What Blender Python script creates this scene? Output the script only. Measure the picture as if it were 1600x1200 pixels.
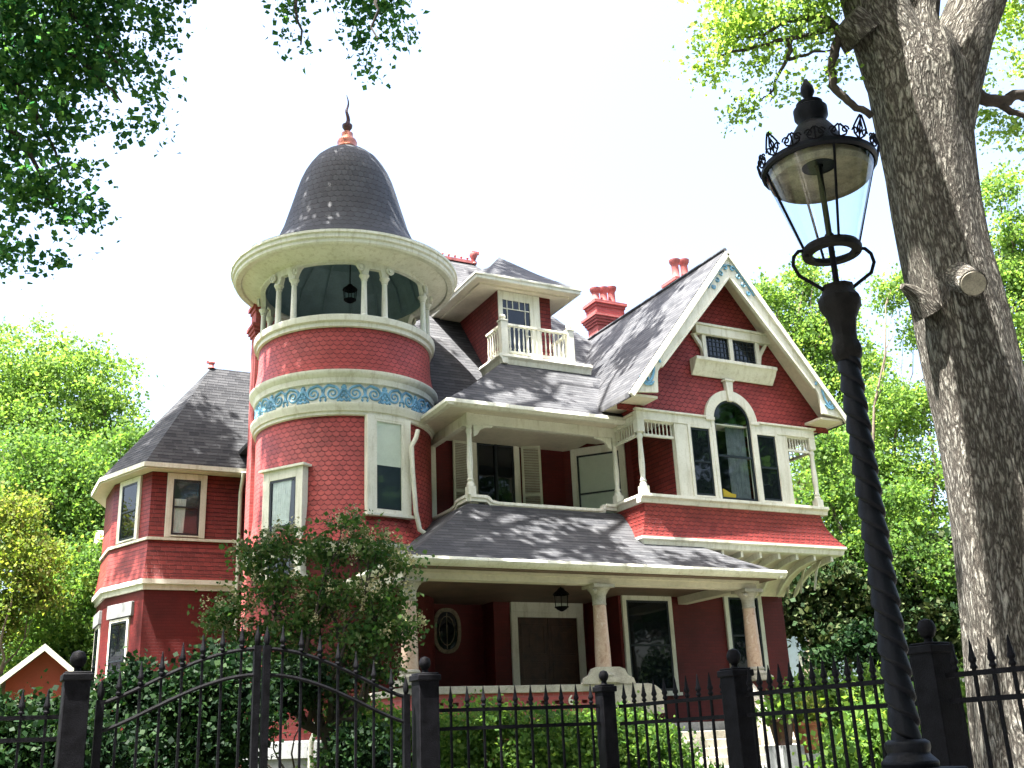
import bpy, bmesh, math, random
import numpy as np
from mathutils import Vector, Matrix
PI = math.pi
rad = math.radians
S = bpy.context.scene
for o in list(bpy.data.objects): bpy.data.objects.remove(o)
COL = S.collection

# ------------------------------------------------------------------ camera
F, PITCH, ROLL, YAW, EYE = 1660.9, rad(18.766), rad(-2.543), rad(27.777), 1.6
Hd = Vector((math.sin(YAW), math.cos(YAW), 0)); R0 = Vector((math.cos(YAW), -math.sin(YAW), 0))
FW = Hd*math.cos(PITCH) + Vector((0, 0, math.sin(PITCH)))
U0 = -Hd*math.sin(PITCH) + Vector((0, 0, math.cos(PITCH)))
RT = R0*math.cos(ROLL) + U0*math.sin(ROLL); UP = -R0*math.sin(ROLL) + U0*math.cos(ROLL)
cam = bpy.data.cameras.new('camera'); co = bpy.data.objects.new('camera', cam); COL.objects.link(co)
m = Matrix((RT, UP, -FW)).transposed().to_4x4(); m.translation = (0, 0, EYE); co.matrix_world = m
cam.sensor_width = 36; cam.lens = 36*F/1600; cam.clip_end = 2000; cam.clip_start = 0.05
S.camera = co
# ------------------------------------------------------------------ light
SUN = Vector((-0.34, -0.10, 1.0)).normalized()
w = bpy.data.worlds.new("World"); S.world = w; w.use_nodes = True
nt = w.node_tree; bg = nt.nodes['Background']
sky = nt.nodes.new('ShaderNodeTexSky'); sky.sky_type = 'NISHITA'; sky.sun_disc = False
sky.sun_elevation = math.asin(SUN.z); sky.sun_rotation = math.atan2(SUN.x, SUN.y)
sky.air_density = 1.0; sky.dust_density = 6.0; sky.ozone_density = 1.0
nt.links.new(sky.outputs[0], bg.inputs[0]); bg.inputs[1].default_value = 0.09
sl = bpy.data.lights.new('sun', 'SUN'); sl.energy = 5.0; sl.angle = rad(0.5); sl.color = (1, .96, .9)
so = bpy.data.objects.new('sun', sl); COL.objects.link(so)
so.rotation_euler = SUN.to_track_quat('Z', 'Y').to_euler(); so.location = (0, 0, 60)
S.view_settings.view_transform = 'Standard'; S.view_settings.look = 'None'
S.view_settings.exposure = 2.95; S.view_settings.gamma = 1.0
S.render.engine = 'CYCLES'
S.cycles.max_bounces = 8; S.cycles.diffuse_bounces = 4; S.cycles.transparent_max_bounces = 12

# ------------------------------------------------------------------ materials
class NT:
    def __init__(s, name):
        s.m = bpy.data.materials.new(name); s.m.use_nodes = True; s.t = s.m.node_tree
        s.p = s.t.nodes['Principled BSDF']; s.out = s.t.nodes['Material Output']
    def n(s, typ, **kw):
        x = s.t.nodes.new('ShaderNode'+typ)
        for k, v in kw.items(): setattr(x, k, v)
        return x
    def l(s, a, b): s.t.links.new(a, b)
    def M(s, op, a, b=None, c=None):
        x = s.n('Math', operation=op)
        for i, v in enumerate((a, b, c)):
            if v is None: continue
            if isinstance(v, (int, float)): x.inputs[i].default_value = v
            else: s.l(v, x.inputs[i])
        return x.outputs[0]
    def ramp(s, fac, stops):
        r = s.n('ValToRGB'); e = r.color_ramp.elements
        while len(e) < len(stops): e.new(0.5)
        for q, (p, c) in zip(e, stops): q.position = p; q.color = (*c, 1)
        s.l(fac, r.inputs[0]); return r.outputs[0]
    def noise(s, vec, scale, detail=4, rough=.55):
        x = s.n('TexNoise'); x.inputs['Scale'].default_value = scale; x.inputs['Detail'].default_value = detail
        x.inputs['Roughness'].default_value = rough
        if vec is not None: s.l(vec, x.inputs['Vector'])
        return x.outputs[0]
    def mul(s, a, b, fac=1.0, mode='MULTIPLY'):
        x = s.n('MixRGB', blend_type=mode)
        for i, v in ((0, fac), (1, a), (2, b)):
            if isinstance(v, (int, float)): x.inputs[i].default_value = v
            elif isinstance(v, tuple): x.inputs[i].default_value = (*v, 1)
            else: s.l(v, x.inputs[i])
        return x.outputs[0]
    def bump(s, h, strength=.5, dist=.01):
        b = s.n('Bump'); b.inputs['Strength'].default_value = strength; b.inputs['Distance'].default_value = dist
        s.l(h, b.inputs['Height']); s.l(b.outputs[0], s.p.inputs['Normal']); return b
    def uv(s): return s.n('TexCoord').outputs['UV']
    def obj(s): return s.n('TexCoord').outputs['Object']
    def set(s, col=None, rough=None, metal=None, spec=None):
        if col is not None:
            if isinstance(col, tuple): s.p.inputs['Base Color'].default_value = (*col, 1)
            else: s.l(col, s.p.inputs['Base Color'])
        if rough is not None: s.p.inputs['Roughness'].default_value = rough
        if metal is not None: s.p.inputs['Metallic'].default_value = metal
        if spec is not None: s.p.inputs['Specular IOR Level'].default_value = spec
        return s.m

def paint(name, col, rough=.5, var=.12, scale=3.0, bump=.15, spec=.4, metal=0):
    t = NT(name); v = t.obj()
    f = t.noise(v, scale, 6); g = t.noise(v, scale*9, 3)
    k = 1-var
    c = t.ramp(f, [(.3, tuple(x*(1-var*1.6) for x in col)), (.55, col), (.75, tuple(min(1, x*(1+var*.6)) for x in col))])
    c = t.mul(c, t.ramp(g, [(.35, (k, k, k)), (.6, (1, 1, 1))]))
    t.bump(g, bump, .004)
    return t.set(c, rough, metal, spec)

def shingle(name, H, W, A, ca, cb, gap_shade, rough=.6, dist=.02, stain=.25, rnd=.15, spec=.3):
    t = NT(name); sep = t.n('SeparateXYZ'); uv = t.uv(); 
    # slight wobble so that courses are not ruled
    wob = t.noise(uv, .9, 3)
    t.l(uv, sep.inputs[0]); u, v = sep.outputs[0], sep.outputs[1]
    v = t.M('ADD', v, t.M('MULTIPLY', t.M('SUBTRACT', wob, .5), .03))
    M = t.M
    vh = M('DIVIDE', v, H); n0 = M('FLOOR', vh); fv = M('SUBTRACT', vh, n0); uw = M('DIVIDE', u, W)
    def cell(n):
        off = M('MULTIPLY', M('FLOORED_MODULO', n, 2.0), .5)
        if rnd:
            wn = t.n('TexWhiteNoise', noise_dimensions='1D'); t.l(n, wn.inputs['W'])
            off = M('ADD', off, M('MULTIPLY', wn.outputs[0], rnd))
        x = M('ADD', uw, off); return x, M('FLOOR', x), M('FRACT', x)
    def edge(n):
        _, _, fu = cell(n); q = M('SUBTRACT', M('MULTIPLY', fu, 2.0), 1.0)
        return M('MULTIPLY', M('SUBTRACT', 1.0, M('SQRT', M('MAXIMUM', M('SUBTRACT', 1.0, M('MULTIPLY', q, q)), 0.0))), A)
    if A:
        e0 = edge(n0); n = M('SUBTRACT', n0, M('LESS_THAN', fv, e0)); e1 = edge(M('ADD', n, 1.0))
        lv = M('SUBTRACT', vh, n); d = M('SUBTRACT', M('ADD', e1, 1.0), lv)
    else:
        n = n0; lv = fv; d = M('SUBTRACT', 1.0, fv)
    _, cid, fu = cell(n)
    butt_shade = t.n('MapRange', interpolation_type='SMOOTHSTEP'); butt_shade.inputs[1].default_value = 0; butt_shade.inputs[2].default_value = .3
    t.l(d, butt_shade.inputs[0]); g = butt_shade.outputs[0]
    sl_ = M('MINIMUM', fu, M('SUBTRACT', 1.0, fu)); sm = t.n('MapRange'); sm.inputs[2].default_value = .09; t.l(sl_, sm.inputs[0])
    cm = t.n('CombineXYZ'); t.l(cid, cm.inputs[0]); t.l(n, cm.inputs[1])
    wn = t.n('TexWhiteNoise', noise_dimensions='3D'); t.l(cm.outputs[0], wn.inputs[0])
    c = t.mul(ca, cb, wn.outputs[0], 'MIX')
    c = t.mul(c, t.ramp(t.noise(uv, 1.1, 6), [(.3, (1-stain,)*3), (.7, (1, 1, 1))]))
    c = t.mul(c, t.ramp(t.noise(uv, 40, 3), [(.3, (.8,)*3), (.7, (1.0,)*3)]))
    c = t.mul(gap_shade, c, g, 'MIX')  # shade below the overlapping butt edge, painted into the colour
    c = t.mul(tuple(.5*(a+b) for a, b in zip(gap_shade, ca)), c, M('MAXIMUM', sm.outputs[0], .25), 'MIX')
    h = M('ADD', M('MULTIPLY', M('SUBTRACT', 1.2, lv), g), M('MULTIPLY', sm.outputs[0], .12))
    h = M('ADD', h, M('MULTIPLY', wn.outputs[0], .12))
    t.bump(h, 1.0, dist)
    return t.set(c, rough, 0, spec)

M_ = {}
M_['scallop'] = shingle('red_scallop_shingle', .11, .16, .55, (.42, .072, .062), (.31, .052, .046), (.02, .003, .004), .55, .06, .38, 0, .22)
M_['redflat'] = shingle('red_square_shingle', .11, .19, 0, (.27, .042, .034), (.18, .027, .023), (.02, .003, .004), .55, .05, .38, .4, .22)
M_['roof'] = shingle('dark_roof_shingle', .14, .30, 0, (.084, .086, .091), (.035, .037, .042), (.005, .005, .007), .75, .04, .35, .9, .2)
M_['domeroof'] = shingle('dome_slate', .18, .22, .34, (.04, .044, .05), (.022, .025, .03), (.004, .004, .006), .65, .045, .3, 0, .2)
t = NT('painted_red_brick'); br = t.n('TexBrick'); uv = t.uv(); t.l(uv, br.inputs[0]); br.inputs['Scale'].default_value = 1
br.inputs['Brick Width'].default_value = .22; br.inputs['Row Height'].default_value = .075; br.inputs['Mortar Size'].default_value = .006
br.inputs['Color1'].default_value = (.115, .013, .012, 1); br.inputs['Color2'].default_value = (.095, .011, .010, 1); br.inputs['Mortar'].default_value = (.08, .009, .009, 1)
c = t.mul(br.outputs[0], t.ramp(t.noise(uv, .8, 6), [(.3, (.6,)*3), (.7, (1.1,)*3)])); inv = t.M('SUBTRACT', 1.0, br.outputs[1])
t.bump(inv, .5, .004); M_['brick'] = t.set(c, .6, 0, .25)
M_['chimney'] = paint('chimney_red_paint', (.42, .12, .11), .7, .25, 4)
t = NT('cream_trim_paint'); v = t.obj(); mp = t.n('Mapping'); mp.inputs['Scale'].default_value = (9, 9, 1.1); t.l(v, mp.inputs[0])
c = t.ramp(t.noise(v, 1.4, 6), [(.3, (.56, .555, .46)), (.6, (.66, .655, .56))]); c = t.mul(c, t.ramp(t.noise(mp.outputs[0], 1.0, 6, .65), [(.32, (.78, .76, .7)), (.5, (1, 1, 1))])); c = t.mul(c, t.ramp(t.noise(v, 26, 3), [(.3, (.9, .89, .86)), (.5, (1, 1, 1))]))
t.bump(t.noise(v, 14, 4), .25, .004); M_['trim'] = t.set(c, .55, 0, .3)
M_['soffit'] = paint('cream_soffit_paint', (.60, .55, .43), .6, .1, 1.3)
M_['porchceil'] = paint('brown_boarded_ceiling', (.14, .09, .06), .6, .2, 2)
M_['blue'] = paint('blue_relief_paint', (.15, .35, .50), .5, .25, 6)
M_['ceil'] = paint('teal_ceiling_paint', (.17, .25, .27), .6, .12, 3)
M_['sash'] = paint('dark_green_sash_paint', (.012, .018, .022), .35, .2, 5)
M_['shutter'] = paint('shutter_paint', (.5, .5, .38), .55, .1, 4)
M_['copper'] = paint('copper', (.55, .2, .13), .35, .3, 8, .1, .5, .8)
M_['spire'] = paint('tarnished_copper', (.09, .035, .04), .5, .3, 8, .2, .4)
M_['iron'] = paint('black_iron_paint', (.007, .007, .009), .6, .4, 14, .5, .06)
M_['lampiron'] = paint('lamp_black_paint', (.006, .007, .010), .5, .3, 14, .4, .12)
M_['irondull'] = paint('weathered_iron', (.012, .011, .010), .65, .4, 20, .8, .1)
M_['stone'] = paint('pale_stone', (.40, .375, .31), .8, .2, 4, .5, .2)
M_['basestone'] = paint('grey_base_stone', (.24, .25, .25), .8, .2, 4, .5, .2)
M_['wood'] = paint('dark_door_wood', (.05, .02, .010), .4, .35, 5)
M_['curtain'] = paint('pale_curtain', (.55, .58, .54), .9, .15, 6)
M_['drape'] = paint('grey_drape', (.16, .19, .2), .9, .25, 6)
M_['blind'] = paint('white_roller_blind', (.62, .62, .52), .8, .05, 3)
M_['yellow'] = paint('yellow_cushion', (.6, .4, .03), .8, .1, 8)
M_['bronze'] = paint('tan_enamel', (.24, .20, .13), .6, .3, 20, .3)
M_['terracotta'] = paint('terracotta', (.33, .12, .06), .8, .2, 6)
M_['siding'] = paint('pale_blue_siding', (.45, .55, .62), .6, .1, 3)
M_['farred'] = paint('neighbour_red', (.30, .05, .03), .6, .1, 3)
M_['farroof'] = paint('neighbour_roof', (.08, .085, .1), .8, .2, 3)
M_['cut'] = paint('cut_wood', (.30, .27, .21), .8, .3, 10, .6)
M_['twig'] = paint('dark_branch_bark', (.05, .04, .032), .9, .3, 10, .8)
M_['bgbark'] = paint('grey_brown_bark', (.14, .11, .08), .9, .3, 8, .8)
# column marble
t = NT('veined_pink_marble'); v = t.obj(); wv = t.n('TexNoise'); wv.inputs['Scale'].default_value = 5; wv.inputs['Detail'].default_value = 8; wv.inputs['Distortion'].default_value = 1.6
t.l(v, wv.inputs[0]); c = t.ramp(wv.outputs[0], [(.3, (.33, .20, .14)), (.48, (.5, .37, .27)), (.55, (.42, .28, .2)), (.7, (.58, .47, .37))]); M_['marble'] = t.set(c, .35, 0, .5)
# window panes: dark reflective glass seen against a dark room
def pane(name, col=(.006, .008, .010)):
    t = NT(name); v = t.obj(); t.bump(t.noise(v, 1.7, 2), .12, .03); return t.set(col, .03, 0, .45)
M_['pane'] = pane('window_glass')
t = NT('clear_glass'); fr = t.n('LayerWeight'); fr.inputs[0].default_value = .5; fm = t.M('ADD', t.M('MULTIPLY', t.M('POWER', fr.outputs['Facing'], 3.0), .5), .035); tr = t.n('BsdfTransparent'); tr.inputs[0].default_value = (.90, .96, .965, 1)
gl = t.n('BsdfGlossy'); gl.inputs['Roughness'].default_value = .03; mx = t.n('MixShader')
t.l(fm, mx.inputs[0]); t.l(tr.outputs[0], mx.inputs[1]); t.l(gl.outputs[0], mx.inputs[2]); t.l(mx.outputs[0], t.out.inputs[0]); M_['glass'] = t.m
# bark of the big trunk
t = NT('furrowed_bark'); uv = t.uv(); mp = t.n('Mapping'); mp.inputs['Scale'].default_value = (15, 4.2, 1); t.l(uv, mp.inputs[0])
nz = t.n('TexNoise'); nz.inputs['Scale'].default_value = 1.1; nz.inputs['Detail'].default_value = 5; t.l(mp.outputs[0], nz.inputs[0])
ad = t.n('VectorMath', operation='ADD'); sc = t.n('VectorMath', operation='SCALE'); sc.inputs['Scale'].default_value = 2.4; t.l(nz.outputs[1], sc.inputs[0]); t.l(mp.outputs[0], ad.inputs[0]); t.l(sc.outputs[0], ad.inputs[1])
vo = t.n('TexVoronoi', feature='DISTANCE_TO_EDGE'); vo.inputs['Scale'].default_value = 1.3; t.l(ad.outputs[0], vo.inputs[0])
rr = t.n('MapRange', interpolation_type='SMOOTHSTEP'); rr.inputs[2].default_value = .42; t.l(vo.outputs[0], rr.inputs[0])
fine = t.noise(mp.outputs[0], 3.2, 10, .75)
c = t.ramp(rr.outputs[0], [(.0, (.08, .07, .06)), (.35, (.28, .26, .225)), (1, (.47, .45, .40))])
c = t.mul(c, t.ramp(fine, [(.38, (.38,)*3), (.58, (1.15,)*3)])); c = t.mul(c, t.ramp(t.noise(uv, 1.2, 4), [(.35, (.75, .75, .72)), (.7, (1, 1, 1))]))
t.bump(t.M('ADD', rr.outputs[0], t.M('MULTIPLY', fine, .9)), 1.0, .05); M_['bark'] = t.set(c, .95, 0, .15)

def leafmat(name, cols, trans=.45):
    t = NT(name); g = t.n('NewGeometry'); c = t.ramp(g.outputs['Random Per Island'], [(i/(len(cols)-1), q) for i, q in enumerate(cols)])
    c = t.mul(c, t.ramp(t.noise(t.obj(), 1.3, 3), [(.35, (.62, .66, .7)), (.6, (1.1, 1.08, 1.0))]))
    t.set(c, .6, 0, .1)
    tl = t.n('BsdfTranslucent'); h = t.n('HueSaturation'); h.inputs['Saturation'].default_value = 1.15; h.inputs['Value'].default_value = 1.7; h.inputs['Hue'].default_value = .485
    t.l(c, h.inputs['Color']); t.l(h.outputs[0], tl.inputs[0])
    mx = t.n('MixShader'); mx.inputs[0].default_value = trans; t.l(t.p.outputs[0], mx.inputs[1]); t.l(tl.outputs[0], mx.inputs[2]); t.l(mx.outputs[0], t.out.inputs[0]); return t.m
L_ = {
 'bright': leafmat('leaf_bright', [(.08, .16, .04), (.13, .23, .055), (.19, .28, .08)], .52),
 'mid': leafmat('leaf_mid', [(.05, .115, .03), (.085, .165, .04), (.135, .215, .055)], .48),
 'oak': leafmat('leaf_oak', [(.02, .065, .028), (.04, .11, .036), (.08, .17, .045)], .6),
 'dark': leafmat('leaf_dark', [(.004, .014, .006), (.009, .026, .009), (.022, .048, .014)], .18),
 'yellow': leafmat('leaf_yellow', [(.07, .13, .025), (.13, .2, .04), (.2, .25, .06), (.13, .12, .05)], .45),
 'lime': leafmat('leaf_lime', [(.14, .24, .05), (.2, .32, .08), (.24, .34, .1)], .6),
 'privet': leafmat('leaf_privet', [(.02, .055, .018), (.04, .095, .026), (.07, .125, .035), (.09, .11, .05)], .35),
 'flower': leafmat('flower_cream', [(.28, .28, .16), (.38, .36, .22), (.3, .29, .18)], .3),
 'magnolia': leafmat('leaf_magnolia', [(.012, .03, .012), (.03, .06, .02), (.11, .13, .06)], .2),
 'lawn': leafmat('leaf_grass', [(.02, .05, .012), (.04, .09, .02), (.06, .11, .03)], .3),
}
t = NT('soil_and_grass'); v = t.obj(); f = t.noise(v, .6, 8, .7); c = t.ramp(f, [(.35, (.03, .045, .015)), (.5, (.05, .07, .022)), (.62, (.08, .065, .04))])
t.bump(t.noise(v, 8, 6), .8, .05); M_['ground'] = t.set(c, .95, 0, .1)
M_['pave'] = paint('concrete_paving', (.32, .31, .29), .9, .2, 2, .5, .2)
M_['asphalt'] = paint('asphalt', (.05, .05, .052), .9, .25, 5, .8, .2)

# ------------------------------------------------------------------ mesh helpers
class MB:
    def __init__(s, mat=None): s.v = []; s.f = []; s.uv = []; s.mi = []; s.X = None; s.cm = 0
    def pt(s, p):
        p = Vector(p)
        return s.X @ p if s.X is not None else p
    def face(s, pts, uv=None):
        b = len(s.v); s.v += [tuple(s.pt(p)) for p in pts]; s.f.append(list(range(b, b+len(pts)))); s.uv.append(uv); s.mi.append(s.cm); return s
    def grid(s, rows, closed=False, uvs=None):
        """rows: list of equal-length point lists, shared verts"""
        b = len(s.v); n = len(rows[0])
        for r in rows: s.v += [tuple(s.pt(p)) for p in r]
        for i in range(len(rows)-1):
            for j in range(n if closed else n-1):
                j2 = (j+1) % n
                s.f.append([b+i*n+j, b+i*n+j2, b+(i+1)*n+j2, b+(i+1)*n+j])
                if uvs: 
                    jj = j+1
                    s.uv.append([uvs[i][j], uvs[i][jj], uvs[i+1][jj], uvs[i+1][j]])
                else: s.uv.append(None)
                s.mi.append(s.cm)
        return s
    def box(s, x0, y0, z0, x1, y1, z1):
        x0, x1 = sorted((x0, x1)); y0, y1 = sorted((y0, y1)); z0, z1 = sorted((z0, z1))
        P = [(x, y, z) for z in (z0, z1) for y in (y0, y1) for x in (x0, x1)]
        b = len(s.v); s.v += [tuple(s.pt(p)) for p in P]
        for q in ((0, 2, 3, 1), (4, 5, 7, 6), (0, 1, 5, 4), (2, 6, 7, 3), (0, 4, 6, 2), (1, 3, 7, 5)):
            s.f.append([b+i for i in q]); s.uv.append(None); s.mi.append(s.cm)
        return s
    def prism(s, pts, d):
        """pts: planar polygon (3d), extruded along vector d"""
        d = Vector(d); A = [Vector(p) for p in pts]; B = [p+d for p in A]; n = len(A); b = len(s.v)
        s.v += [tuple(s.pt(p)) for p in A+B]
        s.f.append([b+i for i in range(n)]); s.f.append([b+n+i for i in reversed(range(n))]); s.uv += [None, None]; s.mi += [s.cm]*2
        for i in range(n):
            j = (i+1) % n; s.f.append([b+i, b+j, b+n+j, b+n+i]); s.uv.append(None); s.mi.append(s.cm)
        return s
    def beam(s, p, q, w, h, up=(0, 0, 1), off=(0, 0)):
        p = Vector(p); q = Vector(q); d = (q-p).normalized(); r = d.cross(Vector(up)).normalized(); u = r.cross(d)
        a = [r*(off[0]+x*w/2)+u*(off[1]+y*h/2) for x, y in ((-1, -1), (1, -1), (1, 1), (-1, 1))]
        return s.prism([p+k for k in a], q-p)
    def tube(s, pts, r, seg=8, caps=True, sq=1.0, axis=None):
        pts = [Vector(p) for p in pts]; n = len(pts); rr = r if isinstance(r, (list, tuple)) else [r]*n
        rows = []; prev = None; L = 0; uvs = []
        for i, p in enumerate(pts):
            d = (pts[min(i+1, n-1)]-pts[max(i-1, 0)]); d = d.normalized() if d.length > 1e-9 else Vector((0, 0, 1))
            if prev is None:
                a = Vector((1, 0, 0)) if abs(d.x) < .8 else Vector((0, 1, 0)); x = (a-d*a.dot(d)).normalized()
            else: x = (prev-d*prev.dot(d)).normalized()
            prev = x; y = d.cross(x)
            if i: L += (pts[i]-pts[i-1]).length
            rows.append([p+(x*math.cos(2*PI*k/seg)+y*math.sin(2*PI*k/seg)*sq)*rr[i] for k in range(seg)])
            uvs.append([(k/seg*2*PI*max(rr), L) for k in range(seg+1)])
        s.grid(rows, True, uvs)
        if caps:
            b = len(s.v)-n*seg
            s.f.append([b+k for k in range(seg)]); s.f.append([b+(n-1)*seg+k for k in range(seg)]); s.uv += [None, None]; s.mi += [s.cm]*2
        return s
    def lathe(s, prof, c=(0, 0), seg=32, a0=0, a1=2*PI, R=None, z0=0):
        full = abs(a1-a0-2*PI) < 1e-6; n = seg if full else seg+1
        rows = []; uvs = []; L = 0
        for i, (r, z) in enumerate(prof):
            if i: L += math.hypot(r-prof[i-1][0], z-prof[i-1][1])
            rows.append([(c[0]+r*math.cos(a0+(a1-a0)*k/seg), c[1]+r*math.sin(a0+(a1-a0)*k/seg), z0+z) for k in range(n)])
            rm = R or max(q[0] for q in prof); uvs.append([((a0+(a1-a0)*k/seg)*rm, L if prof[-1][1] > prof[0][1] else -L) for k in range(n+1)])
        return s.grid(rows, full, uvs)
    def build(s, name, mat, parent=None, smooth=True, angle=35, bevel=0, recalc=True):
        me = bpy.data.meshes.new(name); me.from_pydata(s.v, [], s.f)
        mats = mat if isinstance(mat, (list, tuple)) else [mat]
        for q in mats: me.materials.append(M_[q] if isinstance(q, str) else q)
        uvl = me.uv_layers.new(name='UVMap'); data = []
        V = [Vector(v) for v in s.v]
        for f, uv in zip(s.f, s.uv):
            if uv: data += [c for q in uv for c in q]; continue
            a = V[f[0]]; nrm = Vector((0, 0, 0))
            for i in range(len(f)): nrm += (V[f[i]]-a).cross(V[f[(i+1) % len(f)]]-a)
            if nrm.length < 1e-12: nrm = Vector((0, 0, 1))
            nrm.normalize()
            if nrm.z < 0: nrm = -nrm
            if nrm.z > .995: tt = Vector((1, 0, 0)); bb = Vector((0, 1, 0))
            else:
                tt = Vector((0, 0, 1)).cross(nrm).normalized(); bb = nrm.cross(tt)
            for i in f: data += [V[i].dot(tt), V[i].dot(bb)]
        uvl.data.foreach_set('uv', data)
        me.polygons.foreach_set('material_index', s.mi)
        if recalc:
            bm = bmesh.new(); bm.from_mesh(me); bmesh.ops.recalc_face_normals(bm, faces=bm.faces); bm.to_mesh(me); bm.free()
        if smooth:
            me.polygons.foreach_set('use_smooth', [True]*len(me.polygons)); me.set_sharp_from_angle(angle=rad(angle))
        me.update()
        o = bpy.data.objects.new(name, me); COL.objects.link(o)
        if bevel:
            bv = o.modifiers.new('bevel', 'BEVEL'); bv.width = bevel; bv.segments = 2; bv.limit_method = 'ANGLE'; bv.angle_limit = rad(50)
        if parent is not None: attach(o, parent)
        return o

def attach(o, parent):
    o.parent = parent
    if parent.type == 'EMPTY' and 'local' not in parent: o.matrix_parent_inverse = Matrix.Translation(-Vector(parent.location))
def tag(o, label=None, cat=None, group=None, kind=None):
    if label: o['label'] = label
    if cat: o['category'] = cat
    if group: o['group'] = group
    if kind: o['kind'] = kind
    return o
def empty(name, loc, label, cat, group=None, local=False):
    o = bpy.data.objects.new(name, None); COL.objects.link(o); o.location = loc; o.empty_display_size = .3
    if local: o['local'] = 1
    return tag(o, label, cat, group)
def fr(o, u, n):
    """local x along u, y outward n, z up"""
    u = Vector(u).normalized(); n = Vector(n).normalized(); z = Vector((0, 0, 1))
    mm = Matrix((u, n, z)).transposed().to_4x4(); mm.translation = Vector(o); return mm
def at(x, y, D=None, X=None, Y=None, Z=None):
    """a point of the place, from the direction it is seen in and one distance"""
    d = RT*((x-800)/F) - UP*((y-600)/F) + FW
    if X is not None: k = X/d.x
    elif Y is not None: k = Y/d.y
    elif Z is not None: k = (Z-EYE)/d.z
    else: k = D/d.dot(Hd)
    return d*k + Vector((0, 0, EYE))

# ------------------------------------------------------------------ ground
def gz(x, y):
    q = min(max((y-8.5)/7.0, 0), 1); q = q*q*(3-2*q)
    side = min(max((x+3)/3, 0), 1)
    return 1.0*q
g = MB(); xs = [-600, -120, -40, -20, -10]+[i*1.0 for i in range(-6, 30)]+[40, 60, 120, 600]; ys = [-600, -100, -30, -10, 0, 4]+[6+.7*i for i in range(24)]+[30, 45, 80, 200, 900]
rn = random.Random(3)
g.grid([[(x, y, gz(x, y)+(rn.uniform(-.03, .03) if 7 < y < 22 and -6 < x < 28 else 0)-.02) for x in xs] for y in ys])
tag(g.build('ground', 'ground', recalc=False), kind='structure')
g = MB().box(-80, -1.2, -.4, 90, 6.3, -.012); tag(g.build('pavement', 'pave'), kind='structure')
g = MB().face([(-80, -9, -.006), (90, -9, -.006), (90, -1.5, -.006), (-80, -1.5, -.006)]); tag(g.build('road', 'asphalt', recalc=False), kind='structure')
g = MB().box(12.6, 8.2, .0, 15.3, 8.3, .01)
g = MB().grid([[(x, y, gz(x, y)+.03) for x in (13.2, 14.2, 15.2)] for y in (6.3, 8, 9.5, 11, 12.5, 14, 15.5, 17.4)]); tag(g.build('garden_path', 'pave', recalc=False), kind='structure')

# ================================================================== THE HOUSE
HS = empty('victorian_house', (12, 24, 1.0), 'large red Victorian house with round corner tower, steep grey roofs and cream trim', 'house')
def part(mb, name, mat, parent=None, **k): return mb.build(name, mat, parent or HS, **k)

def win(o, u, n, W, H, cas=.12, pr=.07, split=.5, parent=None, curtain=None, blind=None, sill=True, bars=0, name='window', back=.1, sm='sash', topc=None, arch=False, panemat='pane'):
    """casing outer box W x H, bottom-left at o"""
    X = fr(o, u, n); a = MB(); a.X = X; tc = topc or cas
    a.box(0, -back, 0, cas, pr, H); a.box(W-cas, -back, 0, W, pr, H)
    a.box(cas, -back, H-tc, W-cas, pr-.003, H)
    if sill: a.box(-.04, -back, -.05, W+.04, pr+.07, .02)
    a.box(cas, -back, .02, W-cas, pr-.004, .06)
    w_ = part(a, name, 'trim', parent, bevel=.006)
    s_ = MB(); s_.X = X; x0, x1, z0, z1 = cas, W-cas, .06, H-tc; k = .045
    y0, y1 = .002, .042; zm = z0+(z1-z0)*split
    s_.box(x0, y0, z0, x0+k, y1, z1); s_.box(x1-k, y0, z0, x1, y1, z1); s_.box(x0+k, y0, z0, x1-k, y1-.002, z0+k*1.3); s_.box(x0+k, y0, z1-k, x1-k, y1-.002, z1)
    if split < 1: s_.box(x0+k, y0, zm-.02, x1-k, y1+.012, zm+.02)
    for i in range(bars):
        zz = zm+(z1-zm)*(i+1)/(bars+1); s_.box(x0+k, y0+.025, zz-.009, x1-k, y1-.008, zz+.009)
        xx = x0+(x1-x0)*(i+1)/(bars+1); s_.box(xx-.009, y0+.03, zm+.02, xx+.009, y1-.014, z1-k)
    s_.build('sash', sm, w_)
    p = MB(); p.X = X; p.face([(x0+k, .026, z0+k), (x1-k, .026, z0+k), (x1-k, .026, z1-k), (x0+k, .026, z1-k)]); g_ = curtain or blind
    p.build('pane', 'glass' if g_ else panemat, w_, recalc=False)
    if g_:
        c_ = MB(); c_.X = X; c_.box(x0, -.03, z0, x1, .0045, z1); c_.build('dark_room', 'sash', w_)
    if curtain:
        rows = []; cx0, cx1, cz0, cz1 = curtain; N = 26; rows = []
        for j in range(5):
            zz = z1-(z1-z0)*(cz0+(cz1-cz0)*j/4)
            rows.append([(x0+(x1-x0)*(cx0+(cx1-cx0)*i/N)*(1-.03*j*(i/N)), .015+.006*math.sin(i*1.9+j*.3), zz) for i in range(N+1)])
        c_ = MB(); c_.X = X; c_.grid(rows); c_.build('curtain', 'curtain' if cz1 < .99 or cx1 < .9 else 'drape', w_, recalc=False)
    if blind:
        c_ = MB(); c_.X = X; c_.box(x0, .006, z1-(z1-z0)*blind, x1, .012, z1); c_.build('blind', 'blind', w_)
    return w_

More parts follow.
